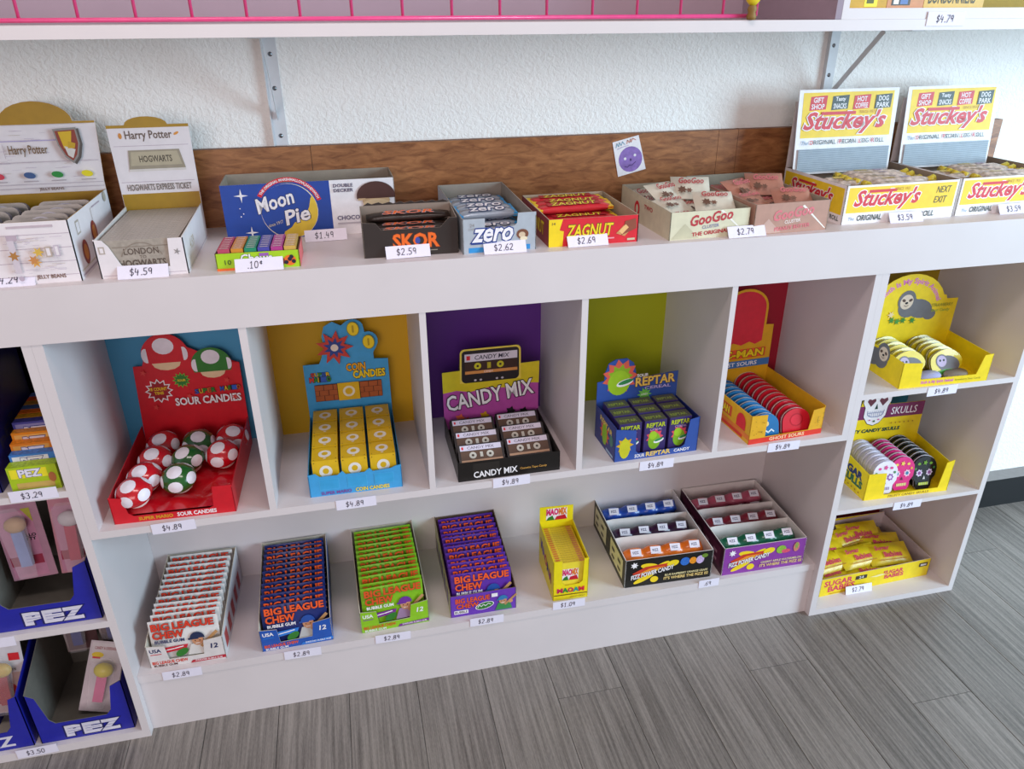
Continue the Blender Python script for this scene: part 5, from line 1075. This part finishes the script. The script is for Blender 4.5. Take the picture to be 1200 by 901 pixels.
# top bay: tall dark box and stack of candy packs
t = Tray('dispenser_box', 'tall dark blue dispenser box on the top shelf of the left unit', 'display box', -.330, .020, .6273, 0, .190, .220, .100, .250, mat('#1c1f6c', .4), mat('#15131c', .6), side=[(0, 0), (.22, 0), (.22, .25), (.05, .25), (0, .11)], front=[(0, 0), (.19, 0), (.19, .11), (.176, .10), (.16, .05), (0, .05)])
for k, ch in enumerate('PEZ'): t.R.text(ch, .05+k*.026, .06+k*.01, .022, .020, mat('#3a3a5a'), bold=.02)
bb_ = t.done()
blister('dispenser_pack', 'lilac blister card standing in the tall dark blue box', W(bb_, .100, .110, .030), (math.radians(-5), 0, 0), .074, .230, mat('#7a6a9a'), lambda F: F.rect(.006, .01, .068, .2, mat('#5a4a7c')), mat('#9a8a3c'), mat('#6a5a8a'))
def pack(h, h2, hh, wd=.078, th=.0165, txt='PEZ'):
    g = G(); g.box(0, wd, 0, th, 0, hh, mat(h, .4), top=mat(h, .4, var=.3, scale=200)); F = Face(g, (0, 0, 0)); F.rect(.004, hh*.55, wd-.016, hh-.004, mat(h2)); F.text(txt, .018, hh*.6, .034, hh*.28, mat('#e4e0ea'), bold=.04, out=(mat('#2a3a8c'), .08)); F.ell(wd-.010, hh*.5, .006, .010, mat('#b06a3c')); return g
fr = pack('#a9c41e', '#e8dc28', .050, .079, .022); F = Face(fr, (0, 0, 0)); F.rect(.010, .006, .070, .018, mat('#c8a85c'))
setp(fr.build('candy_pack', None, (-.1215, .014, .6273)), 'yellow-green candy refill pack at the front of the stack on the left top shelf', 'candy pack')
packs = [('#3c7ac8', '#e0e0ea', 'blue and white'), ('#e8841c', '#e8a84a', 'orange'), ('#e8901c', '#e8b45c', 'amber orange'), ('#4a4a9c', '#8a8ac0', 'violet blue'), ('#c8901c', '#d8a83c', 'mustard'), ('#d86a1c', '#e08a3c', 'deep orange'),
         ('#3a5a8c', '#7a8ab0', 'slate blue'), ('#a87a2c', '#c8a05c', 'brown-gold'), ('#c8501c', '#d8803c', 'rust red'), ('#4a6ab0', '#8aa0c8', 'pale blue')]
for i, (h, h2, nm) in enumerate(packs):
    z = .6273; hh = .062+min(i, 3)*.012
    g = pack(h, h2, hh); setp(g.build('candy_pack', None, (-.121-.001*i, .038+i*.0185, z)), '%s refill pack, %s upright in the stack behind the yellow-green pack' % (nm, nth(i)), 'candy pack', 'upright refill packs')
g = G(); g.box(0, .075, 0, .012, 0, .165, mat('#9aa02c')); F = Face(g, (0, 0, 0)); F.ell(.030, .11, .022, .02, mat('#c8a81c')); F.ell(.050, .12, .012, .01, mat('#7a6a9c')); F.ell(.045, .09, .014, .012, mat('#c86a5c')); F.ell(.03, .06, .02, .012, mat('#6a9a2c')); F.rect(.006, .14, .05, .155, mat('#c8b0a0'))
setp(g.build('candy_pack', None, (-.128, .252, .6273)), 'tall olive-yellow pack leaning at the back of the left top shelf', 'candy pack')

# ================================================================ price cards
def tag(x, y, z, txt, lab, w_=.077, h=.0225, tilt=0, roll=0, hs=.0115, u0=.018):
    g = G(); g.prism([(0, 0), (w_, 0), (w_, h), (0, h)], (0, 0, 0), X, Z, .0005, PAPER); F = Face(g, (0, 0, 0)); F.hand(txt, u0, .0055, hs)
    o = g.build('price_card', None, (x, y, z), (math.radians(-tilt), math.radians(-roll), 0)); setp(o, lab, 'price card', 'handwritten price cards')
T0 = 1.0004
for x, y, txt, what in ((-.067, .0125, '$4.29', 'white jelly bean box'), (.131, .0095, '$4.59', 'box of parchment bars'), (.312, .0035, '.10c', 'lime green chew tray'), (.421, .168, '$1.49', 'blue and white pie carton'), (.560, .020, '$2.59', 'dark brown toffee box'),
                        (.730, .007, '$2.62', 'silver-grey bar box'), (.886, .0145, '$2.69', 'red crunch bar box'), (1.196, .0015, '$2.79', 'two cluster boxes'), (1.562, .028, '$3.59', 'left pecan roll display'), (1.829, .036, '$3.59', 'right pecan roll display')):
    tag(x, y, T0, txt, 'price card handwritten %s leaning against the %s' % (txt.replace('c', ' cents').replace('.10', 'ten'), what), tilt=32, roll=random.uniform(-.8, .8))
for x, z, txt, what in ((.088, .5115, '$4.89', 'red mushroom tray'), (.424, .511, '$4.89', 'light blue cube tray'), (.736, .5145, '$4.89', 'black cassette tray'), (1.052, .509, '$4.89', 'dark blue carton box'), (1.350, .513, '$4.89', 'orange-yellow dome tin tray'),
                        (1.729, .6055, '$4.89', 'sloth tray'), (1.718, .2985, '$4.89', 'skull tin tray'), (-.123, .6165, '$3.29', 'yellow-green pack'), (-.274, .0045, '$3.50', 'bottom blue boxes'), (-.275, .302, '', 'middle blue box')):
    tag(x, -.0012, z, txt, 'white price card %son shelf edge below the %s' % ('handwritten '+txt+' ' if txt else '', what), roll=random.uniform(-1, 1))
tag(1.672, .030, .0170, '$2.79', 'white price card handwritten $2.79 leaning on the yellow caramel carton', tilt=18)
for x, z, txt, what in ((.030, .1345, '$2.89', 'white gum box'), (.275, .1345, '$2.89', 'blue gum box'), (.469, .137, '$2.89', 'lime green gum box'), (.680, .140, '$2.89', 'purple gum box'), (.873, .148, '$1.09', 'small yellow bar box')):
    tag(x, .0148, z, txt, 'price card handwritten %s on the low shelf edge below the %s' % (txt, what), roll=-1)
tag(1.236, .0148, .140, '.69', 'small white price card between the black and violet candy trays', w_=.052, u0=.012)
tag(1.523, -.0012, 1.3580, '$4.79', 'white price card handwritten $4.79 on the wall shelf edge at the upper right')
